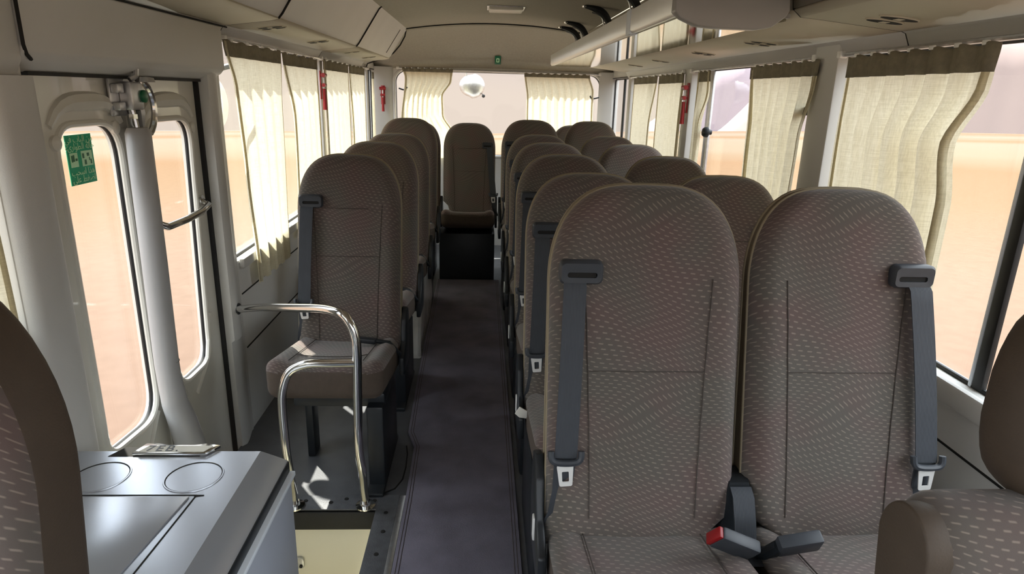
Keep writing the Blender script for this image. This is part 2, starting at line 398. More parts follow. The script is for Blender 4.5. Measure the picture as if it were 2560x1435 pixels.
# dx = how far the piece stands proud of the wall plane, into the cabin
wall_side('wall_left', XL, -1, [
    (2.40, YR, -0.05, 0.735, 0.0), (YF, 1.50, -0.05, 0.90, 0.0),
    (YF, 1.5, 1.572, 1.88, 0.0), (1.5, YR, 1.572, 1.88, 0.0),
    (1.33, 1.46, 0.85, 1.62, 0.01), (2.43, 2.53, -0.05, 1.60, 0.004),
    (4.03, 4.10, 0.7, 1.60, 0.012), (5.60, 5.665, 0.7, 1.60, 0.012), (6.05, YR, 0.7, 1.60, 0.0),
    (YF, YF + 0.12, 0.85, 1.62, 0.0)], None)
wall_side('wall_right', XR, 1, [
    (YF, YR, -0.05, 0.752, 0.0), (YF, YR, 1.545, 1.88, 0.0),
    (2.13, 2.285, 0.7, 1.60, 0.03), (3.67, 3.80, 0.7, 1.60, 0.02), (5.22, 5.32, 0.7, 1.60, 0.012), (6.05, YR, 0.7, 1.60, 0.0),
    (YF, YF + 0.12, 0.7, 1.60, 0.0)], None)
# slim panel line and sill ledge on both side walls
for nm, X, s, y0 in (('trim_6', XL, 1, 2.55), ('trim_7', XR, -1, 0.2)):
    b = MB(); b.box(min(X, X + s * 0.022), max(X, X + s * 0.022), y0, 6.0, 0.70, 0.742 if s > 0 else 0.758, bev=0.008)
    tag(b.build(nm, 'wall_plastic'), kind='structure')
for nm, X, s, y0 in (('trim_8', XL, 1, 2.55), ('trim_9', XR, -1, 0.2)):
    b = MB(); b.box(min(X, X + s * 0.003), max(X, X + s * 0.003), y0, 6.0, 0.592, 0.597)
    if s > 0: b.box(X, X + 0.003, y0, 6.0, 0.36, 0.365)
    tag(b.build(nm, 'dark_gap'), kind='structure')
# header over the door, and grooves round it
dh = MB(); dh.prism([(-1.03, 1.418), (-0.985, 1.418), (-0.94, 1.440), (-0.925, 1.458), (-0.925, 1.60), (-0.97, 1.61), (-1.03, 1.61)], 1.425, 2.48, 'Y', bev=0.005)
dh.prism([(-1.03, 1.40), (-0.95, 1.40), (-0.93, 1.44), (-0.93, 1.60), (-0.97, 1.61), (-1.03, 1.61)], 0.6, 1.422, 'Y', bev=0.005)
dho = tag(dh.build('trim_10', 'wall_plastic'), kind='structure')
# front pillar beside the door: broad column
pl = MB(); rows = []
for z in (-0.02, 0.3, 0.7, 1.1, 1.41):
    rows.append([(-1.03, 1.33, z), (-0.95, 1.335, z), (-0.935, 1.36, z), (-0.93, 1.42, z), (-0.938, 1.455, z), (-0.965, 1.50, z), (-1.03, 1.575, z)])
pl.grid(rows, True, cap0=True, cap1=True); tag(pl.build('wall_pillar_front', 'wall_plastic', angle=60), kind='structure')
# pillar behind the door: curved
pl = MB(); rows = []
for z in (-0.02, 0.45, 0.46, 1.0, 1.57):
    k = 0.012 if z < 0.455 else 0.0
    rows.append([(-1.03, 2.40, z), (-0.98, 2.385, z), (-0.95 - k, 2.38, z), (-0.938 - k, 2.40, z), (-0.94 - k, 2.43, z), (-0.965, 2.50, z), (-1.03, 2.54, z)])
pl.grid(rows, True, cap0=True, cap1=True); tag(pl.build('wall_pillar_rear', 'wall_plastic', angle=60), kind='structure')

# overhead profile along both sides: band above windows, sloping vent panel, locker face
def profile(side):
    if side < 0: return [(-0.972, 1.572), (-0.955, 1.580), (-0.938, 1.606), (-0.925, 1.613), (-0.76, 1.634), (-0.735, 1.640), (-0.722, 1.655), (-0.60, 1.842), (-0.585, 1.856)]
    return [(1.152, 1.545), (1.137, 1.552), (1.122, 1.583), (1.108, 1.589), (0.88, 1.612), (0.83, 1.616), (0.81, 1.632), (0.775, 1.835), (0.765, 1.852)]
def strip(name, pr, y0, y1, m, thick=0.012, cap=None):
    b = MB(); rows = [[(p[0], y, p[1]) for p in pr] for y in (y0, y1)]
    b.grid(rows)
    o = b.build(name, m, angle=35); tag(o, kind='structure')
    md = o.modifiers.new('thickness', 'SOLIDIFY'); md.thickness = thick; md.offset = 0
    return o
pL, pR = profile(-1), profile(1)
JL = [YF, 2.52, 3.99, 5.34]      # joints between left locker modules
for k in range(3):
    strip('trim_%d' % (11 + k), pL[:4], JL[k] + 0.003, JL[k + 1] - 0.003, 'wall_plastic')
    strip('trim_%d' % (14 + k), pL[3:6], JL[k] + 0.003, JL[k + 1] - 0.003, 'vent_panel')
JR = [YF, 1.80, 5.34]
for k in range(2):
    strip('trim_%d' % (17 + k), pR[:4], JR[k] + 0.003, JR[k + 1] - 0.003, 'wall_plastic')
    strip('trim_%d' % (19 + k), pR[3:7], JR[k] + 0.003, JR[k + 1] - 0.003, 'vent_panel')
    strip('trim_%d' % (21 + k), pR[6:], JR[k] + 0.003, JR[k + 1] - 0.003, 'headliner')
# overhead lockers on the left: three things
LAB = ['smooth grey overhead locker over the door and front left, nearest the camera', 'smooth grey overhead locker above the first left curtains, middle one', 'smooth grey overhead locker at the far left rear corner']
for k in range(3):
    b = MB(); pr = pL[5:]; y0, y1 = JL[k] + 0.003, JL[k + 1] - 0.003
    out = [(p[0], p[1]) for p in pr] + [(-0.60, 1.868), (-0.95, 1.79), (-0.95, 1.66), (-0.80, 1.648)]
    b.prism(out, y0, y1, 'Y')
    o = b.build('overhead_locker', 'bin_plastic', angle=30); tag(o, LAB[k], 'overhead locker', 'overhead lockers along the left side')
    if k == 2:
        MB().tube([(-0.715, 5.05, 1.662), (-0.66, 5.05, 1.746), (-0.61, 5.05, 1.822)], 0.0018, 6).build('lid_joint', 'dark_gap', o)
# seams between the modules
for i, y in enumerate((2.52, 3.99)):
    tag(MB().tube([(p[0] + 0.002, y, p[1] - 0.002) for p in pL], 0.004, 6).build('trim_%d' % (23 + i), 'dark_gap'), kind='structure')
tag(MB().tube([(p[0] - 0.002, 1.80, p[1] - 0.002) for p in pR], 0.004, 6).build('trim_25', 'dark_gap'), kind='structure')
# rear ends of the lockers: rounded seam
tag(MB().tube([(-0.60, 5.345, 1.853), (-0.612, 5.345, 1.80), (-0.65, 5.345, 1.735), (-0.70, 5.35, 1.68), (-0.76, 5.36, 1.64), (-0.86, 5.4, 1.615), (-0.93, 5.5, 1.60), (-0.962, 5.62, 1.575)], 0.005, 6).build('trim_26', 'dark_gap'), kind='structure')
# shadow gap along the top of the windows
tag(MB().tube([(-0.963, 2.54, 1.572), (-0.963, 6.0, 1.572)], 0.004, 6).build('trim_27', 'dark_gap'), kind='structure')
tag(MB().tube([(1.143, 0.2, 1.548), (1.143, 6.0, 1.548)], 0.004, 6).build('trim_28', 'dark_gap'), kind='structure')
tag(MB().tube([(-0.924, 0.6, 1.602), (-0.924, 2.53, 1.602)], 0.003, 6).build('trim_29', 'dark_gap'), kind='structure')
tag(MB().tube([(-0.924, 1.4235, 1.60), (-0.924, 1.4235, 1.47), (-0.928, 1.435, 1.452), (-0.934, 1.455, 1.443)], 0.004, 6).build('trim_30', 'dark_gap'), kind='structure')

# rear wall with its rounded window opening
def plate_hole(outer, hole, a0, a1, axis, m, name, parent=None, ocorn=None):
    """flat plate with a rounded hole; outer (x0,x1,z0,z1); hole outline list; thickness a0..a1 along axis"""
    b = MB(); n = len(hole); x0, x1, z0, z1 = outer
    cx = sum(p[0] for p in hole) / n; cz = sum(p[1] for p in hole) / n
    O = []
    for p in hole:
        dx, dz = p[0] - cx, p[1] - cz; t = 1e9
        if dx > 1e-9: t = min(t, (x1 - cx) / dx)
        if dx < -1e-9: t = min(t, (x0 - cx) / dx)
        if dz > 1e-9: t = min(t, (z1 - cz) / dz)
        if dz < -1e-9: t = min(t, (z0 - cz) / dz)
        O.append([cx + dx * t, cz + dz * t])
    for cxr, czr in ((x0, z0), (x0, z1), (x1, z0), (x1, z1)):
        k = min(range(n), key=lambda i: (O[i][0] - cxr) ** 2 + (O[i][1] - czr) ** 2); O[k] = [cxr, czr]
    def P(p, a): return (p[0], a, p[1]) if axis == 'Y' else (a, p[0], p[1])
    b.grid([[P(p, a0) for p in O], [P(p, a0) for p in hole], [P(p, a1) for p in hole], [P(p, a1) for p in O], [P(p, a0) for p in O]], True)
    return b.build(name, m, parent, angle=30)
rh = rrect(0.13, 1.21, 0.93, 0.375, 0.11, 10)
rw = plate_hole((XL - 0.06, XR + 0.06, -0.05, 1.85), rh, 6.08, 6.16, 'Y', 'wall_plastic', 'wall_rear'); tag(rw, kind='structure')
tag(MB().tube([(p[0], 6.082, p[1]) for p in rh], 0.014, 8, close=True).build('trim_31', 'wall_plastic'), kind='structure')
tag(MB().tube([(p[0] * 1.0, 6.12, p[1]) for p in rrect(0.13, 1.21, 0.922, 0.367, 0.105, 10)], 0.009, 6, close=True).build('trim_32', 'black_rubber'), kind='structure')
# rounded corner columns either side of the rear window
for i, (xa, xb) in enumerate(((XL, -0.80), (XR, 1.06))):
    b = MB(); s = 1 if xb > xa else -1
    prof = [(xa, 6.02), (xa + s * 0.02, 6.025), (xa + s * 0.075, 6.045), (xa + s * 0.12, 6.06), (xb - s * 0.01, 6.075), (xb, 6.09), (xa, 6.10)]
    b.prism(prof, 0.0, 1.60, 'Z'); tag(b.build('wall_corner_' + ('left' if s > 0 else 'right'), 'wall_plastic', angle=70), kind='structure')
# front wall (behind the camera): dash panel, windscreen opening
fr = MB(); fr.box(XL - 0.06, XR + 0.06, YF - 0.06, YF, -0.05, 0.85); fr.box(XL - 0.06, XR + 0.06, YF - 0.06, YF, 1.72, 1.9)
fr.box(XL - 0.06, XL + 0.06, YF - 0.06, YF, 0.8, 1.75); fr.box(XR - 0.06, XR + 0.06, YF - 0.06, YF, 0.8, 1.75)
tag(fr.build('wall_front', 'wall_plastic', smooth=False), kind='structure')

# ---- windows: pane with dark gasket and mullions
def window(n, X, y0, y1, z0, z1, mull=(), gasket=True):
    b = MB(); b.box(X - 0.002, X + 0.002, y0, y1, z0, z1); o = tag(b.build('window_%d' % n, 'glass', smooth=False), kind='structure')
    if gasket:
        g = MB(); g.tube([(X, p[0], p[1]) for p in rrect((y0 + y1) / 2, (z0 + z1) / 2, (y1 - y0) / 2 - 0.004, (z1 - z0) / 2 - 0.004, 0.03, 4)], 0.007, 6, close=True)
        g.build('window_gasket', 'black_rubber', o)
    for (ya, yb, m) in mull:
        g = MB(); g.box(X - 0.008, X + 0.008, ya, yb, z0, z1, bev=0.004); g.build('window_bar', m, o)
    return o
window(1, -1.0, YF + 0.12, 1.33, 0.90, 1.572)
window(2, -1.0, 2.54, 4.03, 0.735, 1.572, [(3.26, 3.30, 'steel')])
window(3, -1.0, 4.10, 5.60, 0.735, 1.572, [(4.86, 4.90, 'steel')])
window(4, -1.0, 5.665, 6.05, 0.735, 1.572, [(5.90, 5.93, 'black_rubber')])
window(5, 1.18, YF + 0.12, 2.13, 0.752, 1.545, [(1.340, 1.372, 'black_rubber'), (1.372, 1.384, 'white_trim')])
w6 = window(6, 1.18, 2.285, 3.67, 0.752, 1.545, [(3.44, 3.50, 'steel'), (2.36, 2.375, 'black_rubber')])
window(7, 1.18, 3.80, 5.22, 0.752, 1.545, [(4.50, 4.53, 'steel')])
window(8, 1.18, 5.32, 6.05, 0.752, 1.545, [(5.62, 5.66, 'black_rubber')])
b = MB(); b.box(-0.80, 1.06, 6.128, 6.132, 0.84, 1.58); tag(b.build('window_9', 'glass', smooth=False), kind='structure')
b = MB(); b.box(XL + 0.06, XR - 0.06, YF - 0.035, YF - 0.03, 0.85, 1.72); tag(b.build('window_10', 'glass', smooth=False), kind='structure')
# latch knob on the sliding pane of the middle right window
k = MB(); k.lathe([(0.0, -0.05), (0.018, -0.046), (0.026, -0.036), (0.026, -0.02), (0.012, -0.012), (0.012, 0.0)], (1.165, 3.36, 1.235), 'X', 16)
ko = tag(k.build('window_latch', 'black_plastic'), 'round black latch knob on the sliding right-hand window', 'latch')
k = MB(); k.box(1.155, 1.168, 3.36, 3.46, 1.222, 1.248, bev=0.004); k.build('latch_plate', 'black_plastic', ko)

# ================================================================== FOLDING DOOR
dr = empty('door_1', (-1.0, 1.98, -0.30)); tag(dr, kind='structure'); DM = Matrix.Translation((1.0, -1.98, 0.30))
def dpart(b, name, m, parent=dr, **kw):
    bmesh.ops.transform(b.bm, matrix=DM, verts=b.bm.verts)
    return b.build(name, m, parent, **kw)
def leaf(y0, y1, hole, name):
    b = MB(); n = len(hole)
    o = plate_hole((y0, y1, -0.30, 1.412), hole, -1.03, -1.0, 'X', 'door_paint', name)
    o.parent = dr; o.location = (1.0, -1.98, 0.30)
    r = MB(); r.tube([(-1.0, p[0], p[1]) for p in hole], 0.009, 8, close=True); dpart(r, 'window_rim', 'door_paint')
    r = MB(); r.tube([(-1.012, p[0], p[1]) for p in hole], 0.009, 8, close=True); dpart(r, 'rubber_seal', 'black_rubber')
    g = MB(); g.box(-1.02, -1.016, min(p[0] for p in hole), max(p[0] for p in hole), min(p[1] for p in hole), max(p[1] for p in hole)); dpart(g, 'window_pane', 'glass', smooth=False)
    return o
def skew_hole(pts, r=0.05):
    """rounded polygon through corner points"""
    P = []; n = len(pts)
    for i in range(n):
        a, c_, d = Vector(pts[i - 1]), Vector(pts[i]), Vector(pts[(i + 1) % n])
        rr_ = r[i] if isinstance(r, (list, tuple)) else r
        p = c_ + (a - c_).normalized() * rr_; q = c_ + (d - c_).normalized() * rr_
        for k in range(9):
            t = k / 8; P.append(tuple((1 - t) ** 2 * p + 2 * t * (1 - t) * c_ + t * t * q))
    return P
h1 = skew_hole([(1.868, 1.302), (1.588, 1.302), (1.588, 0.43), (1.868, 0.41)], [0.10, 0.075, 0.06, 0.10])
h2 = skew_hole([(2.315, 1.297), (2.015, 1.297), (2.015, 0.43), (2.262, 0.43)], [0.09, 0.06, 0.09, 0.07])
leaf(1.50, 1.925, h1, 'front_leaf'); leaf(1.93, 2.375, h2, 'rear_leaf')
# pressed hoods over the two windows, bolts and ribs
for (ya, yb) in ((1.575, 1.885), (2.0, 2.335)):
    b = MB(); pts = []
    for k in range(13):
        t = k / 12; pts.append((-1.004, ya + (yb - ya) * t, 1.30 + 0.055 * (1 - abs(2 * t - 1) ** 4)))
    b.tube(pts, [0.012 + 0.014 * (1 - abs(2 * k / 12 - 1) ** 2) for k in range(13)], 8)
    dpart(b, 'pressed_hood', 'door_paint')
for (y, z) in ((1.585, 1.262), (1.845, 1.285), (2.325, 1.262), (2.03, 0.40), (1.60, 0.40)):
    b = MB(); b.lathe([(0.018, 0.0), (0.018, 0.008), (0.012, 0.012), (0.0, 0.012)], (-1.0, y, z), 'X', 16); dpart(b, 'bolt_cap', 'door_paint')
for (p, q) in (((1.78, 0.33), (1.86, 0.43)), ((2.13, 0.36), (2.24, 0.44)), ((2.24, 0.44), (2.30, 0.60))):
    b = MB(); b.tube([(-0.999, p[0], p[1]), (-0.999, q[0], q[1])], 0.008, 8); dpart(b, 'pressed_rib', 'door_paint')
b = MB(); b.box(-1.03, -0.985, 2.378, 2.408, -0.30, 1.415, bev=0.005); dpart(b, 'rubber_edge', 'black_rubber')
b = MB(); b.box(-1.03, -0.975, 1.50, 2.40, 1.412, 1.42); dpart(b, 'top_seal', 'black_rubber')
b = MB(); b.box(-1.004, -0.996, 1.915, 1.938, -0.30, 1.41); dpart(b, 'centre_seal', 'door_paint')
b = MB(); b.box(-1.045, -1.03, 1.50, 2.375, -0.62, -0.28); dpart(b, 'sill_panel', 'door_paint')
# grey folding post in front of the joint, kinked low down
pts = [(-0.945, 1.862, 1.285), (-0.945, 1.862, 1.27), (-0.945, 1.855, 0.9), (-0.945, 1.846, 0.60), (-0.945, 1.85, 0.54), (-0.945, 1.862, 0.46), (-0.94, 1.885, 0.38), (-0.93, 1.90, 0.28), (-0.93, 1.90, -0.25)]
b = MB(); b.tube(pts, [0.026, 0.033, 0.034, 0.034, 0.034, 0.037, 0.042, 0.045, 0.045], 20); po = dpart(b, 'folding_post', 'post_grey', angle=60)
b = MB(); b.lathe([(0.0342, -0.001), (0.0346, 0.0), (0.0342, 0.001)], (-0.945, 1.849, 0.60), 'Z', 20); dpart(b, 'post_joint', 'dark_gap')
# lock mechanism
b = MB(); b.box(-0.992, -0.985, 1.825, 1.90, 1.315, 1.415, bev=0.003)
b.box(-0.985, -0.965, 1.83, 1.86, 1.33, 1.352, bev=0.003); b.box(-0.985, -0.965, 1.83, 1.86, 1.375, 1.40, bev=0.003)
b.box(-0.986, -0.95, 1.868, 1.93, 1.33, 1.405, bev=0.006)
lk = dpart(b, 'lock_plate', 'steel')
b = MB(); pts = [(-0.955, 1.915 + 0.075 * math.sin(a), 1.335 + 0.078 * math.cos(a)) for a in [PI * k / 14 for k in range(13)]]
b.tube(pts, 0.009, 8); dpart(b, 'curved_lever', 'chrome')
b = MB(); b.prism([(1.895, 1.40), (1.93, 1.395), (1.965, 1.37), (1.98, 1.32), (1.965, 1.28), (1.93, 1.262), (1.90, 1.29)], -0.985, -0.975, 'X', bev=0.003); dpart(b, 'cover_plate', 'steel')
b = MB(); b.lathe([(0.0, -0.0), (0.017, 0.0), (0.017, 0.008), (0.014, 0.01), (0.0, 0.01)], (-0.952, 1.925, 1.367), 'X', 20); dpart(b, 'release_disc', 'green_paint')
b = MB(); b.tube([(-0.96, 1.878, 1.335), (-0.955, 1.878, 1.30), (-0.95, 1.875, 1.255)], 0.007, 8); b.tube([(-0.96, 1.878, 1.32), (-0.96, 1.878, 1.308)], 0.012, 6); dpart(b, 'lock_rod', 'chrome')
b = MB(); b.box(-0.965, -0.955, 1.886, 1.915, 1.24, 1.33, bev=0.002); dpart(b, 'lock_arm', 'black_plastic')
b = MB(); b.tube([(-0.96, 1.885, 1.41), (-0.95, 1.90, 1.42), (-0.95, 1.905, 1.44)], 0.008, 8); b.lathe([(0.022, 0), (0.018, 0.012), (0.0, 0.014)], (-0.93, 1.915, 1.405), 'Z', 14); dpart(b, 'lock_hook', 'steel')
# chrome grab bar across the rear leaf
gb = MB(); gb.tube([(-0.995, 1.935, 1.02), (-0.955, 1.94, 1.0), (-0.95, 1.97, 0.988), (-0.95, 2.10, 0.986), (-0.952, 2.22, 0.99), (-0.96, 2.30, 1.0), (-0.995, 2.325, 1.01)], 0.0115, 12)
gb.lathe([(0.018, 0), (0.018, 0.012), (0, 0.014)], (-1.0, 1.935, 1.02), 'X', 14); gb.lathe([(0.02, 0), (0.02, 0.012), (0, 0.014)], (-1.0, 2.325, 1.01), 'X', 14)
dpart(gb, 'grab_handle', 'chrome')

# ---- emergency sticker on the front door window
st = MB(); st.box(-1.0145, -1.013, 1.648, 1.757, 1.153, 1.275); so = tag(st.build('emergency_sticker', 'sticker_green', smooth=False), 'green and white emergency exit sticker with arabic lines on the door glass', 'sticker')
def ink(b, pts, r=0.0016): b.tube([(-1.0122, p[0], p[1]) for p in pts], r, 5)
b = MB(); b.box(-1.0128, -1.0122, 1.657, 1.688, 1.197, 1.232); b.box(-1.0128, -1.0122, 1.704, 1.750, 1.196, 1.234); b.build('picture_panels', 'sticker_pale', so, smooth=False)
for (y, z, dy, dz) in ((1.664, 1.218, 0.003, 0.008), (1.671, 1.219, 0.003, 0.008), (1.681, 1.215, 0.004, 0.003), (1.711, 1.222, 0.004, 0.006), (1.718, 1.206, 0.004, 0.006), (1.732, 1.224, 0.005, 0.004), (1.742, 1.206, 0.003, 0.006), (1.736, 1.213, 0.002, 0.004)):
    b = MB(); b.box(-1.012, -1.0117, y - dy, y + dy, z - dz, z + dz); b.build('pictogram', 'sticker_ink', so, smooth=False)
def arabic(txt, y, z, size, parent, mname='sticker_pale'):
    """letter forms laid right to left; rotated to face into the bus"""
    cu = bpy.data.curves.new('lettering', 'FONT'); cu.body = txt; cu.size = size; cu.align_x = 'CENTER'; cu.extrude = 0.0002
    o = bpy.data.objects.new('lettering', cu); COL.objects.link(o)
    o.rotation_euler = (PI / 2, 0, PI / 2); o.location = (-1.0122, y, z)
    cu.materials.append(MATS[mname])
    dg = bpy.context.evaluated_depsgraph_get(); me = bpy.data.meshes.new_from_object(o.evaluated_get(dg))
    mo = bpy.data.objects.new('lettering', me); COL.objects.link(mo); mo.rotation_euler = o.rotation_euler; mo.location = o.location
    mo.parent = parent; bpy.data.objects.remove(o)
    return mo
AR = ['\uFEF2\uFED3 \uFE8F\uFE8E\uFE92\uFEDF\uFE8D \uFE8D\uFEAC\uFEEB', '\u0626\u0627\u0631\u0648\u0637\u0644\u0627 \u0629\u0644\u0627\u062d']
AR = ['\uFEF2\uFED3 \uFE8F\uFE8E\uFE92\uFEDF\uFE8D \uFEE6\uFEE3', '\u0621\uFEEF\uFEAD\uFE8D\uFEEE\uFEC4\uFEDF\uFE8D \uFE94\uFEDF\uFE8E\uFEA3',
      '\uFE90\uFEA4\uFEB3\uFE8D \uFE8D\uFEAC\uFEEB', '\uFEF0\uFEE0\uFECB \uFEC2\uFED0\uFEBF\uFE8D']
for t_, z_ in zip(AR, (1.257, 1.239, 1.177, 1.159)):
    arabic(t_, 1.703, z_, 0.0225, so)

# ================================================================== SEATS
def yf(z): return -0.02 + (z - 0.85) * 0.22            # front surface of a backrest, local
def backrest_rings(w, z0, z1, t0, t1, shoulder=0.2, notch=0, nu=18, p=2.1, q=3.2, rr=0.034, bol=0.010, fy=yf):
    rows = []; zs = []
    n1, n2 = 16, 14
    for k in range(n1): zs.append(z0 + (z1 - shoulder - z0) * k / n1)
    for k in range(n2 + 1): zs.append(z1 - shoulder + shoulder * math.sin(k / n2 * PI / 2))
    for z in zs:
        t = max(0.0, (z - (z1 - shoulder)) / shoulder)
        h = w * max(0.0, (1 - min(1, t) ** p)) ** (1 / q)
        hl = hr_ = h
        if notch:
            d = 0.048 * (1 - min(1, max(0, (z - 0.515) / 0.05)) ** 2 * (3 - 2 * min(1, max(0, (z - 0.515) / 0.05))))
            if notch > 0: hr_ = h - d
            else: hl = h - d
        th = t0 + (t1 - t0) * (z - z0) / (z1 - z0); mid = fy(z) + th / 2
        ring = []
        for side in (0, 1):
            for k in range(nu + 1):
                u = -math.cos(PI * k / nu); u = math.copysign(abs(u) ** 0.9, u)
                if side: u = -u
                x = u * (hr_ if u > 0 else hl)
                de = min((1 - abs(u)) * h, (z1 - z) * 1.2 + 0.0, (z - z0) + 0.01)
                e_ = min(1, max(0, de) / rr); off = rr * (1 - math.sqrt(max(0, 1 - (1 - e_) ** 2)))
                if side == 0:
                    b_ = bol * math.exp(-((abs(u) - 0.80) / 0.16) ** 2) * (1 - t)
                    y = fy(z) + off - b_ - 0.006 * (1 - u * u)
                else: y = fy(z) + th - off * 0.8 + 0.004 * (1 - u * u)
                ring.append(Vector((x, y, z)))
        rows.append(ring)
    return rows, zs
def backrest(parent, w, z0, z1, t0, t1, front, side, name='backrest', cols=0, topz=None, **kw):
    rows, zs = backrest_rings(w, z0, z1, t0, t1, **kw)
    b = MB(); iF, iS = b.mi(front), b.mi(side)
    V = [[b.bm.verts.new(p) for p in r] for r in rows]; n = len(V[0]); nu = n // 2
    for a in range(len(V) - 1):
        for k in range(n):
            q_ = [V[a][k], V[a][(k + 1) % n], V[a + 1][(k + 1) % n], V[a + 1][k]]
            try: b.bm.faces.new(q_).material_index = iF if (cols <= k < nu - 1 - cols or (topz and zs[a] > topz)) else iS
            except ValueError: pass
    b.bm.faces.new(V[0][::-1]).material_index = iS
    o = b.build(name, front, parent, angle=75)
    # piping along the edge of the front panel
    return o, rows, nu
def front_pt(rows, zs_, x, z, lift=0.001):
    a = min(range(len(rows)), key=lambda i: abs(rows[i][0].z - z)); r = rows[a][:len(rows[a]) // 2]
    for p, q in zip(r[:-1], r[1:]):
        if p.x <= x <= q.x and q.x > p.x: return Vector((x, p.y + (q.y - p.y) * (x - p.x) / (q.x - p.x) - lift, z))
    k = min(range(len(r)), key=lambda i: abs(r[i].x - x)); return Vector((x, r[k].y - lift, z))
def smooth_path(P, n=6):
    P = [Vector(p) for p in P]; out = []
    for i in range(len(P) - 1):
        a, b_, c_, d = P[max(i - 1, 0)], P[i], P[i + 1], P[min(i + 2, len(P) - 1)]
        for k in range(n):
            t = k / n; out.append(0.5 * ((2 * b_) + (-a + c_) * t + (2 * a - 5 * b_ + 4 * c_ - d) * t * t + (-a + 3 * b_ - 3 * c_ + d) * t ** 3))
    out.append(P[-1]); return out
def ribbon(b, pts, widths, th=0.0022, m=None):
    """flat strap: width runs along x"""
    rows = []
    for p, w_ in zip(pts, widths):
        p = Vector(p); rows.append([p + Vector((-w_ / 2, -th / 2, 0)), p + Vector((w_ / 2, -th / 2, 0)), p + Vector((w_ / 2, th / 2, 0)), p + Vector((-w_ / 2, th / 2, 0))])
    b.grid(rows, True, m, cap0=True, cap1=True)

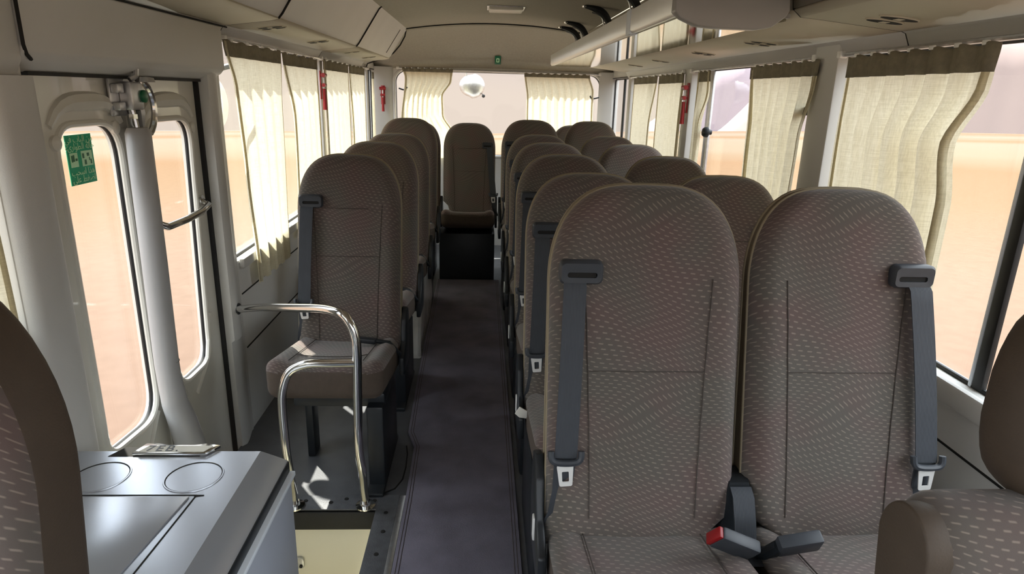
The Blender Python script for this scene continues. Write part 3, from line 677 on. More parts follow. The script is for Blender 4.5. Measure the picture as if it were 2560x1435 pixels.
def make_seat(s, up=0.0, cd=0.0, w=0.197, belt=True, base='leg', inner=0, housing=False, fabric_m='seat_fabric'):
    """s: side of the belt and aisle hardware (-1 = left, +1 = right); up: raised seat; inner: side with the cut-out for the buckles"""
    t = empty('passenger_seat')
    bo, rows, nu = backrest(t, w, 0.43 + up, 1.165 + up, 0.115, 0.085, fabric_m, 'seat_side', notch=inner,
                            fy=lambda z: yf(z - up)) if not up else backrest(t, w, 0.43 + up, 1.165 + up, 0.115, 0.085, fabric_m, 'seat_side', notch=inner, fy=lambda z: yf(z - up))
    fyy = lambda z: yf(z - up)
    # piping: follows both edges over the top, a touch behind the front face
    loop = [r[0] + Vector((0, 0.002, 0)) for r in rows[1:]] + [r[nu - 1] + Vector((0, 0.002, 0)) for r in rows[1:-1]][::-1]
    MB().tube(loop, 0.0032, 6).build('piping', 'piping', t)
    loop = [r[-1] + Vector((0, -0.004, 0)) for r in rows[1:]] + [r[nu] + Vector((0, -0.004, 0)) for r in rows[1:-1]][::-1]
    MB().tube(loop, 0.0028, 6).build('piping', 'piping', t)
    # seams of the front panel
    sm = MB()
    for zz, ua, ub in ((0.80 + up, -0.60, 0.60), (0.975 + up, -0.45, 0.40)):
        if zz > 0.96 + up and up: continue
        sm.tube([front_pt(rows, None, w * (ua + (ub - ua) * k / 10), zz, 0.0004) for k in range(11)], 0.0010, 5)
    for sg in (-1, 1):
        P = [front_pt(rows, None, sg * w * (0.56 + 0.10 * (k / 20) ** 1.5), rows[int(2 + 15 * k / 20)][0].z, 0.0012) for k in range(21)]
        sm.tube(P[::2], 0.0011, 5)
    sm.build('seam', 'seam', t)
    # cushion: rises to the front
    bup = up; up = up - cd
    def bend(q):
        k = (-0.10 - q.y) / 0.42
        z = q.z + 0.075 * k + 0.010 * math.cos(min(1, abs(q.x) / w) * PI / 2) * -1 * (1 if q.z > 0.42 + up else 0) + (0.012 if abs(q.x) > 0.62 * w and q.z > 0.45 + up else 0) * min(1, (abs(q.x) - 0.62 * w) / 0.03 if abs(q.x) > 0.62 * w else 0)
        return (q.x, q.y, z)
    cb = MB(); cb.rbox((0, -0.285, 0.428 + up), (w - 0.004, 0.22, 0.066), 0.042, 14, fn=bend)
    cu = cb.build('cushion', fabric_m, t, angle=75)
    cu.data.materials.append(MATS['cloth_plain'])
    for pg in cu.data.polygons:
        q = pg.center; k = (-0.10 - q.y) / 0.42
        if q.z - 0.075 * k < 0.462 + up and (pg.normal.z < 0.6): pg.material_index = 1
    cs = MB()
    for sg in (-1, 1):
        cs.tube([Vector(bend(Vector((sg * w * 0.62, y, 0.4985 + up)))) for y in (-0.10, -0.2, -0.3, -0.4, -0.45)], 0.0016, 5)
    cs.tube([Vector(bend(Vector((w * 0.62 * u_, -0.36 - 0.02 * (1 - u_ ** 4), 0.4985 + up)))) for u_ in [k / 8 - 1 for k in range(17)]], 0.0016, 5)
    cs.build('seam', 'seam', cu)
    # frame below the cushion and hardware
    fb = MB(); fb.box(-w + 0.03, w - 0.03, -0.30, -0.06, 0.31 + up, 0.365 + up, bev=0.01); fb.build('seat_frame', 'black_plastic', t)
    if base == 'leg':
        lb = MB(); xa = s * (w - 0.05) if True else 0
        xi = (-s) * (w - 0.062)
        lb.box(xi - 0.03, xi + 0.03, -0.34, -0.0, 0.0, 0.33 + up, bev=0.008); lb.box(xi - 0.032, xi + 0.030, -0.40, 0.03, 0.0, 0.02, bev=0.005)
        lb.build('leg', 'black_plastic', t)
        lb = MB(); lb.box(s * (w - 0.03) - 0.015, s * (w - 0.03) + 0.015, -0.12, -0.04, 0.0, 0.33 + up, bev=0.006); lb.build('leg', 'black_plastic', t)
    elif base == 'pair':
        lb = MB(); lb.box(min(s * (w - 0.012), s * (w - 0.05)), max(s * (w - 0.012), s * (w - 0.05)), -0.44, 0.04, 0.0, 0.36 + up, bev=0.012); lb.build('leg', 'black_plastic', t)
    elif base == 'box':
        lb = MB(); lb.box(-w - 0.015, w + 0.0, -0.385, 0.0, 0.0, 0.37 + up, bev=0.008); lb.build('base_panel', 'black_plastic', t)
    up = bup
    # recliner cover beside backrest and cushion
    rc = MB()
    hs = s if base != 'leg' else -s
    x1_ = hs * (w + 0.003); x2_ = hs * (w + 0.022)
    poly = [(-0.16, 0.37 + up), (0.02, 0.37 + up), (0.045, 0.46 + up), (0.03, 0.58 + up), (-0.02, 0.60 + up), (-0.06, 0.56 + up), (-0.09, 0.48 + up), (-0.16, 0.44 + up)]
    rc.prism(poly, min(x1_, x2_), max(x1_, x2_), 'X', bev=0.005); rc.build('recliner_cover', 'black_plastic', t)
    if belt:
        gx, gz = s * (w - 0.058), 1.0 + up
        b = MB(); gy = fyy(gz) - 0.024
        h = rrect(gx - s * 0.002, gz - 0.004, 0.030, 0.0055, 0.005, 4); O_ = rrect(gx, gz, 0.044, 0.024, 0.012, 4)
        P3 = lambda L_, y: [(p[0], y, p[1]) for p in L_]
        O2 = rrect(gx, gz, 0.040, 0.020, 0.010, 4)
        b.grid([P3(O_, gy + 0.02), P3(O_, gy + 0.004), P3(O2, gy - 0.002), P3(h, gy - 0.001), P3(h, gy + 0.012)], True)
        g = b.build('belt_guide', 'belt_plastic', t, angle=50)
        b = MB(); b.box(gx - 0.032, gx + 0.030, gy + 0.002, gy + 0.004, gz - 0.011, gz + 0.003); b.build('guide_slot', 'dark_gap', g)
        b = MB(); xs = gx - (0.0 if s < 0 else 0.0)
        pts = []; wd = []
        for k in range(16):
            tt = k / 15; z = gz - 0.002 - tt * (0.365 if s < 0 else 0.375)
            pts.append((xs + s * ((0.012 if s < 0 else 0.036) * tt + 0.012), fyy(z) - 0.025 - 0.006 * math.sin(PI * tt) + (0.02 if k == 0 else 0.0), z)); wd.append(0.046)
        b1 = b; ribbon(b1, pts, wd); 
        last = Vector(pts[-1])
        ribbon(b1, [last + Vector((0, 0.003, 0.01)), last + Vector((s * 0.004, 0.004, -0.08)), last + Vector((s * 0.018, 0.0, -0.13)), last + Vector((s * 0.03, 0.02, -0.17))], [0.046, 0.040, 0.028, 0.022])
        b1.build('belt_webbing', 'webbing', t)
        # tongue
        lx, ly, lz = last.x, last.y - 0.006, last.z
        b = MB(); arc = [(lx - 0.031, ly + 0.004, lz + 0.016), (lx - 0.03, ly, lz + 0.002), (lx - 0.022, ly - 0.002, lz - 0.006), (lx, ly - 0.003, lz - 0.008), (lx + 0.022, ly - 0.002, lz - 0.006), (lx + 0.03, ly, lz + 0.002), (lx + 0.031, ly + 0.004, lz + 0.016)]
        b.tube(smooth_path(arc, 4), 0.0068, 8); g = b.build('latch_plate', 'belt_plastic', t)
        b = MB(); rot = Matrix.Translation((lx, ly - 0.003, lz - 0.036)) @ Matrix.Rotation(-0.08, 4, 'Y')
        ho = rrect(0, -0.002, 0.007, 0.012, 0.002, 3); oo = [(p[0] * (1 + 0.25 * (p[1] > 0)), p[1]) for p in rrect(0, 0, 0.0135, 0.024, 0.004, 3)]
        TR = lambda L_, y: [rot @ Vector((p[0], y, p[1])) for p in L_]
        b.grid([TR(oo, -0.0012), TR(ho, -0.0012), TR(ho, 0.0012), TR(oo, 0.0012), TR(oo, -0.0012)], True); b.build('tongue', 'latch_metal', g, smooth=False)
    if housing == 'window':
        hx = -s * (w + 0.006); items = ((0.062, -0.10, False, -0.18),)
    elif housing: items = ((-0.052, 0.42, True, 0.42),)
    if housing is True:
        hx = -s * (w + 0.006)
        b = MB(); rows_ = []
        for k in range(9):
            tt = k / 8; z = 0.375 + up + tt * 0.195; ww = 0.043 - 0.004 * tt - (0.014 * max(0, tt - 0.8) / 0.2); yy = -0.115 + 0.045 * tt
            rows_.append([(hx - ww, yy, z), (hx - ww * 0.8, yy - 0.016, z), (hx + ww * 0.8, yy - 0.016, z), (hx + ww, yy, z), (hx + ww, yy + 0.05, z), (hx - ww, yy + 0.05, z)])
        b.grid(rows_, True, cap0=True, cap1=True); h_ = b.build('buckle_housing', 'black_plastic', t, angle=40)
        b = MB(); ribbon(b, [(hx, -0.095, 0.565 + up), (hx, -0.115, 0.553 + up), (hx, -0.137, 0.51 + up), (hx + 0.002, -0.152, 0.46 + up), (hx + 0.006, -0.20, 0.455 + up)], [0.045] * 5, 0.003); b.build('strap', 'webbing', h_)
    if housing:
        for (dx, ang, red, tl) in items:
            Mx = Matrix.Translation((hx + dx, -0.215, 0.520 + up)) @ Matrix.Rotation(tl, 4, 'Y') @ Matrix.Rotation(0.55, 4, 'X')
            b = MB(); b.box(-0.042, 0.042, -0.013, 0.013, -0.025, 0.025, bev=0.005, M=Mx); bk = b.build('buckle', 'belt_plastic', t)
            if red:
                b = MB(); b.box(-0.050, -0.041, -0.011, 0.011, -0.022, 0.022, bev=0.002, M=Mx); b.build('release_button', 'red_plastic', bk)
            b = MB(); sg = 1 if dx < 0 else -1
            b.tube([Mx @ Vector((sg * 0.035, 0, 0)), Vector((hx + dx * 0.3 + sg * 0.0, -0.185, 0.472 + up)), Vector((hx, -0.16, 0.455 + up))], 0.014, 8); b.build('buckle_stalk', 'black_plastic', bk)
    if base == 'leg':     # belt buckle lying on the aisle corner of the cushion
        b = MB(); b.box(-0.040, 0.040, -0.014, 0.014, -0.009, 0.009, bev=0.004, M=Matrix.Translation((0.085, -0.20, 0.528 + up)) @ Matrix.Rotation(-0.25, 4, 'Z')); bk = b.build('buckle', 'black_plastic', t)
        b = MB(); b.tube([(0.12, -0.205, 0.528 + up), (0.165, -0.19, 0.515 + up), (0.198, -0.14, 0.45 + up)], 0.009, 8); b.build('buckle_stalk', 'black_plastic', bk)
    if base == 'pair' and s < 0:
        b = MB(); b.box(-w - 0.026, -w - 0.020, -0.075, -0.055, 0.42 + up, 0.475 + up, bev=0.002); b.build('belt_anchor', 'latch_metal', t)
    return t

G1 = 'paired passenger seats right of the aisle'; G2 = 'single passenger seats left of the aisle'; G3 = 'seats of the rearmost row'
p_aisle = make_seat(-1, 0.06, 0.03, 0.199, base='pair', inner=1, housing=True)
p_aisle.location = (0.340, 1.25, 0); tag(p_aisle, 'brown patterned front-row seat nearest the aisle, red belt buckle at its lower right', 'seat', G1)
p_win = make_seat(1, 0.06, 0.03, 0.190, base='pair', inner=-1, housing='window')
p_win.location = (0.752, 1.25, 0); tag(p_win, 'brown patterned front-row seat at the right window, belt on its right side', 'seat', G1)
a_lo = make_seat(-1, 0.0, 0.0, 0.199, base='pair', inner=1); w_lo = make_seat(1, 0.0, 0.0, 0.190, base='pair', inner=-1)
ORD = ['second', 'third', 'fourth', 'fifth']
for i, y in enumerate((1.95, 2.60, 3.25, 3.90)):
    a = a_lo if i == 0 else copy_tree(a_lo); a.location = (0.338, y, 0)
    tag(a, 'dark brown aisle-side seat in the %s row of the right-hand pairs' % ORD[i], 'seat', G1)
    a = w_lo if i == 0 else copy_tree(w_lo); a.location = (0.760, y, 0)
    tag(a, 'dark brown window-side seat in the %s row of the right-hand pairs' % ORD[i], 'seat', G1)
a = copy_tree(p_aisle); a.location = (0.330, 4.56, 0); tag(a, 'dark raised aisle-side seat in the sixth row of the right-hand pairs', 'seat', G1)
a = copy_tree(p_win); a.location = (0.752, 4.56, 0); tag(a, 'dark raised window-side seat in the sixth row of the right-hand pairs', 'seat', G1)
l_lo = make_seat(-1, 0.0, 0.0, 0.192, base='leg', inner=0)
LL = ['brown single seat nearest the door, sun patch on its cushion, behind the chrome rail', 'brown single seat left of the aisle, second from the door', 'brown single seat left of the aisle, third from the door']
for i, y in enumerate((2.42, 3.08, 3.74)):
    a = l_lo if i == 0 else copy_tree(l_lo); a.location = (-0.502, y, 0); tag(a, LL[i], 'seat', G2)
l_hi = make_seat(-1, 0.06, 0.0, 0.192, base='leg', inner=0); l_hi.location = (-0.502, 4.40, 0)
tag(l_hi, 'dark brown single seat left of the aisle, raised, fourth from the door', 'seat', G2)
rc_ = make_seat(1, 0.0, 0.0, 0.203, base='box', inner=-1); rc_.location = (-0.110, 5.24, 0)
tag(rc_, 'grey-brown middle seat at the end of the aisle over a black box base', 'seat', G3)
for y_, x_, lb_ in ((5.24, -0.535, 'dark seat of the last row at the left, half hidden behind the raised single seat'), ):
    a = copy_tree(l_lo); a.location = (x_, y_, 0); tag(a, lb_, 'seat', G3)
a = copy_tree(a_lo); a.location = (0.346, 5.24, 0); tag(a, 'dark seat of the last row just right of the aisle, behind the sixth pair', 'seat', G3)
a = copy_tree(w_lo); a.location = (0.735, 5.24, 0); tag(a, 'dark seat of the last row at the right corner, behind the sixth pair', 'seat', G3)

# folded paper tag caught on the seat frame of the second row
b = MB(); b.prism([(0.106, 0.463), (0.120, 0.486), (0.146, 0.470), (0.142, 0.447), (0.120, 0.450)], 1.783, 1.787, 'Y', bev=0.0008)
tag(b.build('paper_tag', 'white_cloth'), 'small white paper tag sticking out beside the second aisle-side seat', 'tag')
# pale glossy cover at the floor beside the single seats
b = MB(); rows = []
for y, zt in ((3.30, 0.02), (3.36, 0.20), (3.5, 0.33), (3.8, 0.40), (4.1, 0.42)):
    rows.append([(-0.335, y, 0.0), (-0.330 + 0.006 * math.sin(y * 31), y, zt * 0.4), (-0.338 + 0.006 * math.sin(y * 47), y, zt * 0.8), (-0.345, y, zt), (-0.42, y, zt + 0.005), (-0.42, y, 0.0)])
b.grid(rows, True, cap0=True, cap1=True)
tag(b.build('floor_cover', 'clear_wrap'), 'pale shiny plastic cover on the floor beside the left single seats', 'cover')

# ---- front seats close to the camera
def front_seat(loc, w, z1, side, label, head, shoulder=0.2, t=0.12, fyv=None, fabtop=False):
    t_ = empty('front_seat', loc)
    fl = fyv or (lambda z: (z - 0.9) * 0.16)
    if fabtop:
        b = MB(); b.rbox((0, 0.0, (z1 + 0.40) / 2), (w, t / 2 + 0.008, (z1 - 0.40) / 2), 0.045, 16, fn=lambda q: (q.x, q.y + fl(q.z) + t / 2, q.z)); b.build('backrest', 'seat_fabric', t_, angle=80)
        out = []
        for k in range(25):
            a = PI * k / 24; out.append((fl(z1 - 0.05) + t / 2 - (t / 2 + 0.004) * math.cos(a), z1 - 0.062 + 0.056 * math.sin(a)))
        out += [(fl(0.42) + t + 0.004, 0.42), (fl(0.42) - 0.004, 0.42)]
        b = MB(); b.prism(out, -w - 0.006, -w + 0.030, 'X', bev=0.003); b.build('side_panel', 'seat_vinyl', t_, angle=60)
    else: backrest(t_, w, 0.40, z1, t + 0.02, t, 'seat_fabric', 'seat_vinyl', cols=3 if fabtop else 0, topz=z1 - 0.030 if fabtop else None, shoulder=shoulder, fy=fl, p=2.0, q=3.0 if fabtop else 2.3, rr=0.03 if not fabtop else 0.022, bol=0.0)
    b = MB(); b.rbox((0, -0.26, 0.37), (w, 0.27, 0.08), 0.05, 10); b.build('cushion', 'seat_fabric', t_, angle=75)
    b = MB(); b.box(-w + 0.03, w - 0.03, -0.48, -0.02, 0.0, 0.295, bev=0.02); b.build('seat_base', 'black_plastic', t_)
    if head:
        b = MB(); b.rbox((head[0], fl(head[1]) + 0.06, head[1]), (head[2], 0.052, head[3]), 0.05, 12, fn=lambda q: (head[0] + (q.x - head[0]) * (1 - 0.35 * abs((q.z - head[1]) / head[3]) ** 2.4), q.y, q.z))
        h = b.build('headrest', 'seat_vinyl', t_, angle=80)
        for sx in (-0.05, 0.05):
            b = MB(); b.tube([(head[0] + sx, fl(z1) + 0.06, z1 - 0.03), (head[0] + sx, fl(head[1]) + 0.06, head[1] - head[3] + 0.02)], 0.007, 8); b.build('headrest_post', 'chrome', h)
    tag(t_, label, 'seat', 'front seats beside the camera'); return t_
front_seat((-0.715, 0.62, 0), 0.215, 1.20, 1, 'brown vinyl-backed front seat at the left edge, beside the grey console', None, shoulder=0.27)
front_seat((0.739, 0.60, 0), 0.222, 0.948, 1, 'brown driver seat in the bottom right corner with dark oval headrest', (0.01, 1.055, 0.125, 0.135), shoulder=0.08, t=0.085, fabtop=True)

# ================================================================== CONSOLE
co = empty('engine_console', (-0.690, 1.1, 0.0))
def cpart(b, name, m, parent=co, **kw):
    bmesh.ops.transform(b.bm, matrix=Matrix.Translation((0.66, -1.1, 0)), verts=b.bm.verts); return b.build(name, m, parent, **kw)
b = MB()   # body sits on the floor, front and side panel
b.box(-0.915, -0.409, 0.78, 1.345, 0.0, 0.528, bev=0.006); cpart(b, 'body', 'console_side')
b = MB(); b.box(-0.922, -0.402, 0.776, 1.356, 0.526, 0.5385, bev=0.003); cpart(b, 'light_strip', 'white_trim')
b = MB(); rows = []
for (ins, z) in ((0.0, 0.541), (0.0, 0.566), (0.004, 0.570), (0.050, 0.597), (0.056, 0.6)):
    rows.append([(-0.92 + ins * 0.5, 0.77, z), (-0.416 - ins, 0.77, z), (-0.416 - ins, 1.352 - ins * 0.25, z), (-0.92 + ins * 0.5, 1.352 - ins * 0.25, z)])
b.grid(rows, True, cap0=True, cap1=True); lid = cpart(b, 'top_cover', 'console_silver', angle=20)
b = MB(); b.box(-0.921, -0.4135, 0.768, 1.3535, 0.538, 0.5665, bev=0.003); cpart(b, 'black_band', 'black_plastic')
# two cup rings
def cpart2(b, name, m, **kw):
    bmesh.ops.transform(b.bm, matrix=Matrix.Translation((0.66, -1.1, 0)), verts=b.bm.verts); return b.build(name, m, lid, **kw)
for cx in (-0.773, -0.578):
    b = MB(); b.lathe([(0.060, 0.0), (0.059, 0.0022), (0.0565, 0.0022), (0.055, 0.0006), (0.0, 0.0006)], (cx, 1.235, 0.5995), 'Z', 40); cpart2(b, 'cup_ring', 'console_silver')
    b = MB(); b.tube([(cx + 0.0555 * math.cos(a), 1.235 + 0.0555 * math.sin(a), 0.6004) for a in [2 * PI * k / 40 for k in range(40)]], 0.0011, 5, close=True); cpart2(b, 'ring_groove', 'dark_gap')
# raised lid panel edge
b = MB(); b.tube(smooth_path([(-0.915, 1.168, 0.6002), (-0.56, 1.168, 0.6002), (-0.547, 1.163, 0.6002), (-0.546, 1.15, 0.6002), (-0.556, 0.95, 0.6002), (-0.566, 0.79, 0.6002)], 3), 0.0016, 6); cpart2(b, 'lid_groove', 'dark_gap')
b = MB(); b.prism([(-0.915, 1.160), (-0.556, 1.160), (-0.578, 0.93), (-0.612, 0.89), (-0.915, 0.89)], 0.5995, 0.6035, 'Z', bev=0.0015); cpart2(b, 'lid_panel', 'console_silver')
# recess and clasp with its chrome plate
b = MB(); b.prism([(-0.80, 1.315), (-0.60, 1.315), (-0.585, 1.354), (-0.78, 1.354)], 0.5975, 0.6009, 'Z'); cpart2(b, 'clasp_recess', 'dark_gap')
b = MB(); b.prism([(-0.748, 1.316), (-0.585, 1.316), (-0.565, 1.350), (-0.60, 1.358), (-0.625, 1.352), (-0.68, 1.352), (-0.70, 1.358), (-0.735, 1.358)], 0.601, 0.609, 'Z', bev=0.002); cl = cpart2(b, 'clasp', 'chrome')
b = MB(); b.prism([(-0.735, 1.320), (-0.592, 1.320), (-0.580, 1.345), (-0.722, 1.345)], 0.6092, 0.6102, 'Z')
bmesh.ops.transform(b.bm, matrix=Matrix.Translation((0.66, -1.1, 0)), verts=b.bm.verts); npl = b.build('name_plate', 'white_cloth', cl)
cu = bpy.data.curves.new('lettering', 'FONT'); cu.body = '7EB.'; cu.size = 0.034; cu.extrude = 0.0004; cu.space_character = 1.25
tmp = bpy.data.objects.new('lettering', cu); COL.objects.link(tmp)
me = bpy.data.meshes.new_from_object(tmp.evaluated_get(bpy.context.evaluated_depsgraph_get())); bpy.data.objects.remove(tmp)
lt = bpy.data.objects.new('lettering', me); COL.objects.link(lt); me.materials.append(MATS['black_plastic']); lt.location = (0.66 - 0.722, 1.3215 - 1.1, 0.6106); lt.parent = cl
tag(co, 'silver grey console box with two cup rings and chrome clasp, lower left', 'console')

# ================================================================== HANDRAIL AT THE STEPS
hrail = empty('step_handrail', (-0.40, 1.97, 0))
def hp_(b, name, m, **kw):
    bmesh.ops.transform(b.bm, matrix=Matrix.Translation((0.40, -1.97, 0)), verts=b.bm.verts); return b.build(name, m, hrail, **kw)
P = [(-0.396, 1.97, 0.012), (-0.393, 1.93, 0.12), (-0.386, 1.885, 0.21), (-0.389, 1.868, 0.30), (-0.384, 1.86, 0.45), (-0.379, 1.86, 0.62), (-0.384, 1.865, 0.685), (-0.405, 1.875, 0.73), (-0.435, 1.895, 0.745), (-0.50, 1.96, 0.735), (-0.63, 2.10, 0.69), (-0.80, 2.28, 0.63), (-0.90, 2.38, 0.59), (-0.945, 2.42, 0.575)]
hp_(MB().tube(smooth_path(P, 5), 0.0145, 14), 'upper_rail', 'chrome')
P = [(-0.385, 1.86, 0.595), (-0.46, 1.86, 0.593), (-0.53, 1.86, 0.590), (-0.585, 1.86, 0.565), (-0.61, 1.86, 0.51), (-0.618, 1.86, 0.44), (-0.620, 1.87, 0.28), (-0.622, 1.90, 0.17), (-0.630, 1.94, 0.09), (-0.640, 1.97, 0.012)]
hp_(MB().tube(smooth_path(P, 5), 0.0135, 14), 'lower_rail', 'chrome')
for x in (-0.396, -0.640):
    b = MB(); b.lathe([(0.034, 0), (0.034, 0.005), (0.020, 0.009), (0.016, 0.022), (0.0, 0.022)], (x, 1.97, 0.0068), 'Z', 18); hp_(b, 'foot_flange', 'chrome')
b = MB(); b.lathe([(0.024, 0), (0.022, 0.008), (0.0, 0.01)], (-0.943, 2.418, 0.576), 'X', 18); hp_(b, 'wall_flange', 'black_plastic')
tag(hrail, 'chrome tube handrail arch standing beside the entrance steps', 'handrail')

# ================================================================== CURTAINS
def curtain(axis, plane, ztop, zbot, left, right, folds, amp, label, group, nz=36, tape=0.055, into=1, flare=None, pinked=True, seed=0, tieband=None):
    """left/right: lists of (t, coordinate) from top t=0 to bottom t=1 giving the two side edges; axis 'Y' = hangs along a side wall, 'X' = along the rear"""
    rnd = random.Random(seed)
    if axis == 'Y':      # the cloth hangs a hand's width inside the glass line
        left = [(a, v * 0.967) for a, v in left]; right = [(a, v * 0.967) for a, v in right]
    def ev(L_, t):
        for (a, va), (b_, vb) in zip(L_[:-1], L_[1:]):
            if a <= t <= b_:
                k = (t - a) / max(1e-9, b_ - a); k = k * k * (3 - 2 * k); return va + (vb - va) * k
        return L_[-1][1]
    nu = max(24, int(folds * 10)); ph = [rnd.uniform(-0.5, 0.5) for _ in range(6)]
    def pt(u, t):
        a = ev(left, t); b_ = ev(right, t); w = u + 0.018 * math.sin(7 * u + ph[0] * 6) * t
        c_ = a + (b_ - a) * w
        s_ = math.sin(2 * PI * folds * u + ph[1] + 0.5 * math.sin(3 * t + ph[2]))
        off = amp * (0.35 + 0.65 * min(1, t * 4)) * (s_ + 0.35 * math.sin(4.3 * PI * folds * u + ph[3] * 3)) * (0.8 + 0.3 * math.sin(5 * u + ph[4]))
        z = ztop + (zbot - ztop) * t
        if flare and u > 0.8: off += 0.0
        return off, c_, z
    def P(u, t, dz=0, d=0):
        off, c_, z = pt(u, t); n = plane + into * (0.02 + amp + off + d)
        return (n, c_, z + dz) if axis == 'Y' else (c_, n, z + dz)
    t0 = tape / (ztop - zbot)
    b = MB(); rows = []
    for k in range(nz + 1):
        t = t0 + (1 - t0) * k / nz
        rows.append([P(i / nu, t, (0.006 if (i % 2 and k == nz and pinked) else 0)) for i in range(nu + 1)])
    b.grid(rows)
    root = empty('curtain', P(0.5, 0.0)); off = -Vector(root.location)
    bmesh.ops.transform(b.bm, matrix=Matrix.Translation(off), verts=b.bm.verts)
    b.build('drape', 'curtain', root, angle=180)
    b = MB(); rows = []
    for k in range(4):
        t = t0 * k / 3; rows.append([P(i / nu, t, 0.004 * math.sin(2 * PI * folds * i / nu) if k == 0 else 0, 0.001) for i in range(nu + 1)])
    b.grid(rows); bmesh.ops.transform(b.bm, matrix=Matrix.Translation(off), verts=b.bm.verts)
    o = b.build('heading_tape', 'curtain_tape', root, angle=180); md = o.modifiers.new('thickness', 'SOLIDIFY'); md.thickness = 0.003
    # side hems, pale and double thick
    for u_ in (0.0, 1.0):
        b = MB(); rows = []
        du = 0.016 / max(0.05, abs(ev(right, 0.3) - ev(left, 0.3)))
        for k in range(nz + 1):
            t = 0.002 + 0.99 * k / nz; rows.append([P(u_ - du * 0.3 if u_ else u_ + du * 0.3, t, 0, 0.0022), P(u_ - du if u_ else du, t, 0, 0.0022)])
        b.grid(rows); bmesh.ops.transform(b.bm, matrix=Matrix.Translation(off), verts=b.bm.verts)
        o = b.build('side_hem', 'curtain', root, angle=180); md = o.modifiers.new('thickness', 'SOLIDIFY'); md.thickness = 0.0015
    # hooks
    nh = max(3, int(folds))
    for k in range(nh):
        u = (k + 0.5) / nh; p = Vector(P(u, 0.0, 0, 0.002)) + off
        b = MB(); b.box(p.x - 0.004, p.x + 0.004, p.y - 0.009, p.y + 0.009, p.z - 0.003, p.z + 0.008, bev=0.002); b.build('curtain_hook', 'latch_metal', root)
    if tieband:
        t, h_ = tieband; b = MB(); rows = []
        for k in range(2): rows.append([P(i / 8 * 0.35 + 0.65, t + k * h_, 0, 0.006) for i in range(9)])
        b.grid(rows); bmesh.ops.transform(b.bm, matrix=Matrix.Translation(off), verts=b.bm.verts); b.build('tie_band', 'curtain_tape', root)
    tag(root, label, 'curtain', group); return root
GL, GR, GB = 'cream curtains on the left windows', 'cream curtains on the right windows', 'cream curtains at the rear window'
curtain('Y', XL, 1.560, 0.605, [(0, 2.61), (0.18, 2.68), (0.5, 2.71), (1, 2.77)], [(0, 3.33), (0.3, 3.30), (1, 3.25)], 4.5, 0.010, 'cream curtain next to the door pillar, its toothed hem hanging below the sill', GL, seed=1)
curtain('Y', XL, 1.556, 0.66, [(0, 3.34), (0.35, 3.46), (1, 3.42)], [(0, 4.01), (1, 4.0)], 4.0, 0.010, 'cream curtain between the second gap and the left hammer pillar', GL, seed=2)
curtain('Y', XL, 1.562, 0.66, [(0, 4.18), (1, 4.18)], [(0, 4.93), (1, 4.95)], 5.0, 0.009, 'cream curtain just behind the left hammer pillar', GL, seed=3)
curtain('Y', XL, 1.562, 0.66, [(0, 4.96), (0.5, 5.02), (1, 5.0)], [(0, 5.58), (1, 5.58)], 4.0, 0.009, 'cream curtain on the left window, farthest of the wide ones', GL, seed=4)
curtain('Y', XL, 1.545, 0.66, [(0, 5.93), (0.3, 5.97), (1, 5.95)], [(0, 6.03), (0.3, 6.04), (1, 6.04)], 2.0, 0.010, 'narrow white curtain bunched in the far left corner', GL, seed=5)
curtain('Y', XL, 1.556, 0.80, [(0, 0.95), (1, 1.0)], [(0, 1.31), (1, 1.322)], 4.0, 0.010, 'grey-green curtain edge at the far left border beside the door pillar', GL, seed=6)
curtain('Y', XR, 1.532, 0.66, [(0, 1.49), (0.10, 1.50), (0.26, 1.575), (0.42, 1.545), (1, 1.555)], [(0, 2.12), (0.25, 2.13), (1, 2.11)], 7.0, 0.019, 'large cream curtain behind the front right seat with a flared near edge', GR, into=-1, tape=0.06, seed=7)
curtain('Y', XR, 1.532, 0.66, [(0, 2.30), (0.08, 2.31), (0.3, 2.36), (1, 2.40)], [(0, 2.90), (0.3, 2.86), (1, 2.81)], 7.0, 0.016, 'cream curtain between the broad right pillar and the open desert view', GR, into=-1, tape=0.05, seed=8, tieband=None)
curtain('Y', XR, 1.532, 0.66, [(0, 3.44), (0.12, 3.42), (0.30, 3.52), (1, 3.55)], [(0, 3.645), (0.3, 3.65), (1, 3.655)], 3.0, 0.012, 'narrow white curtain bunched beside the right hammer pillar', GR, into=-1, tape=0.05, seed=9)
curtain('Y', XR, 1.532, 0.66, [(0, 3.90), (1, 3.90)], [(0, 4.46), (0.4, 4.46), (1, 4.44)], 5.0, 0.009, 'cream curtain behind the right hammer pillar', GR, into=-1, tape=0.05, seed=10)
curtain('Y', XR, 1.532, 0.66, [(0, 4.50), (0.4, 4.62), (1, 4.64)], [(0, 5.20), (1, 5.20)], 4.0, 0.009, 'cream curtain on the right, farthest before the rear corner', GR, into=-1, tape=0.045, seed=11)
curtain('X', 6.06, 1.592, 0.82, [(0, -0.72), (0.1, -0.70), (0.6, -0.74), (1, -0.72)], [(0, -0.275), (0.12, -0.285), (0.30, -0.365), (0.5, -0.36), (0.72, -0.27), (1, -0.19)], 8.0, 0.012, 'cream rear window curtain left of the round mirror, drawn in at mid height', GB, into=-1, tape=0.03, seed=12, pinked=False)
curtain('X', 6.06, 1.575, 0.82, [(0, 0.355), (0.3, 0.385), (1, 0.40)], [(0, 0.94), (0.2, 0.985), (1, 1.0)], 9.0, 0.010, 'cream rear window curtain at the right, hanging straight', GB, into=-1, tape=0.03, seed=13, pinked=False)
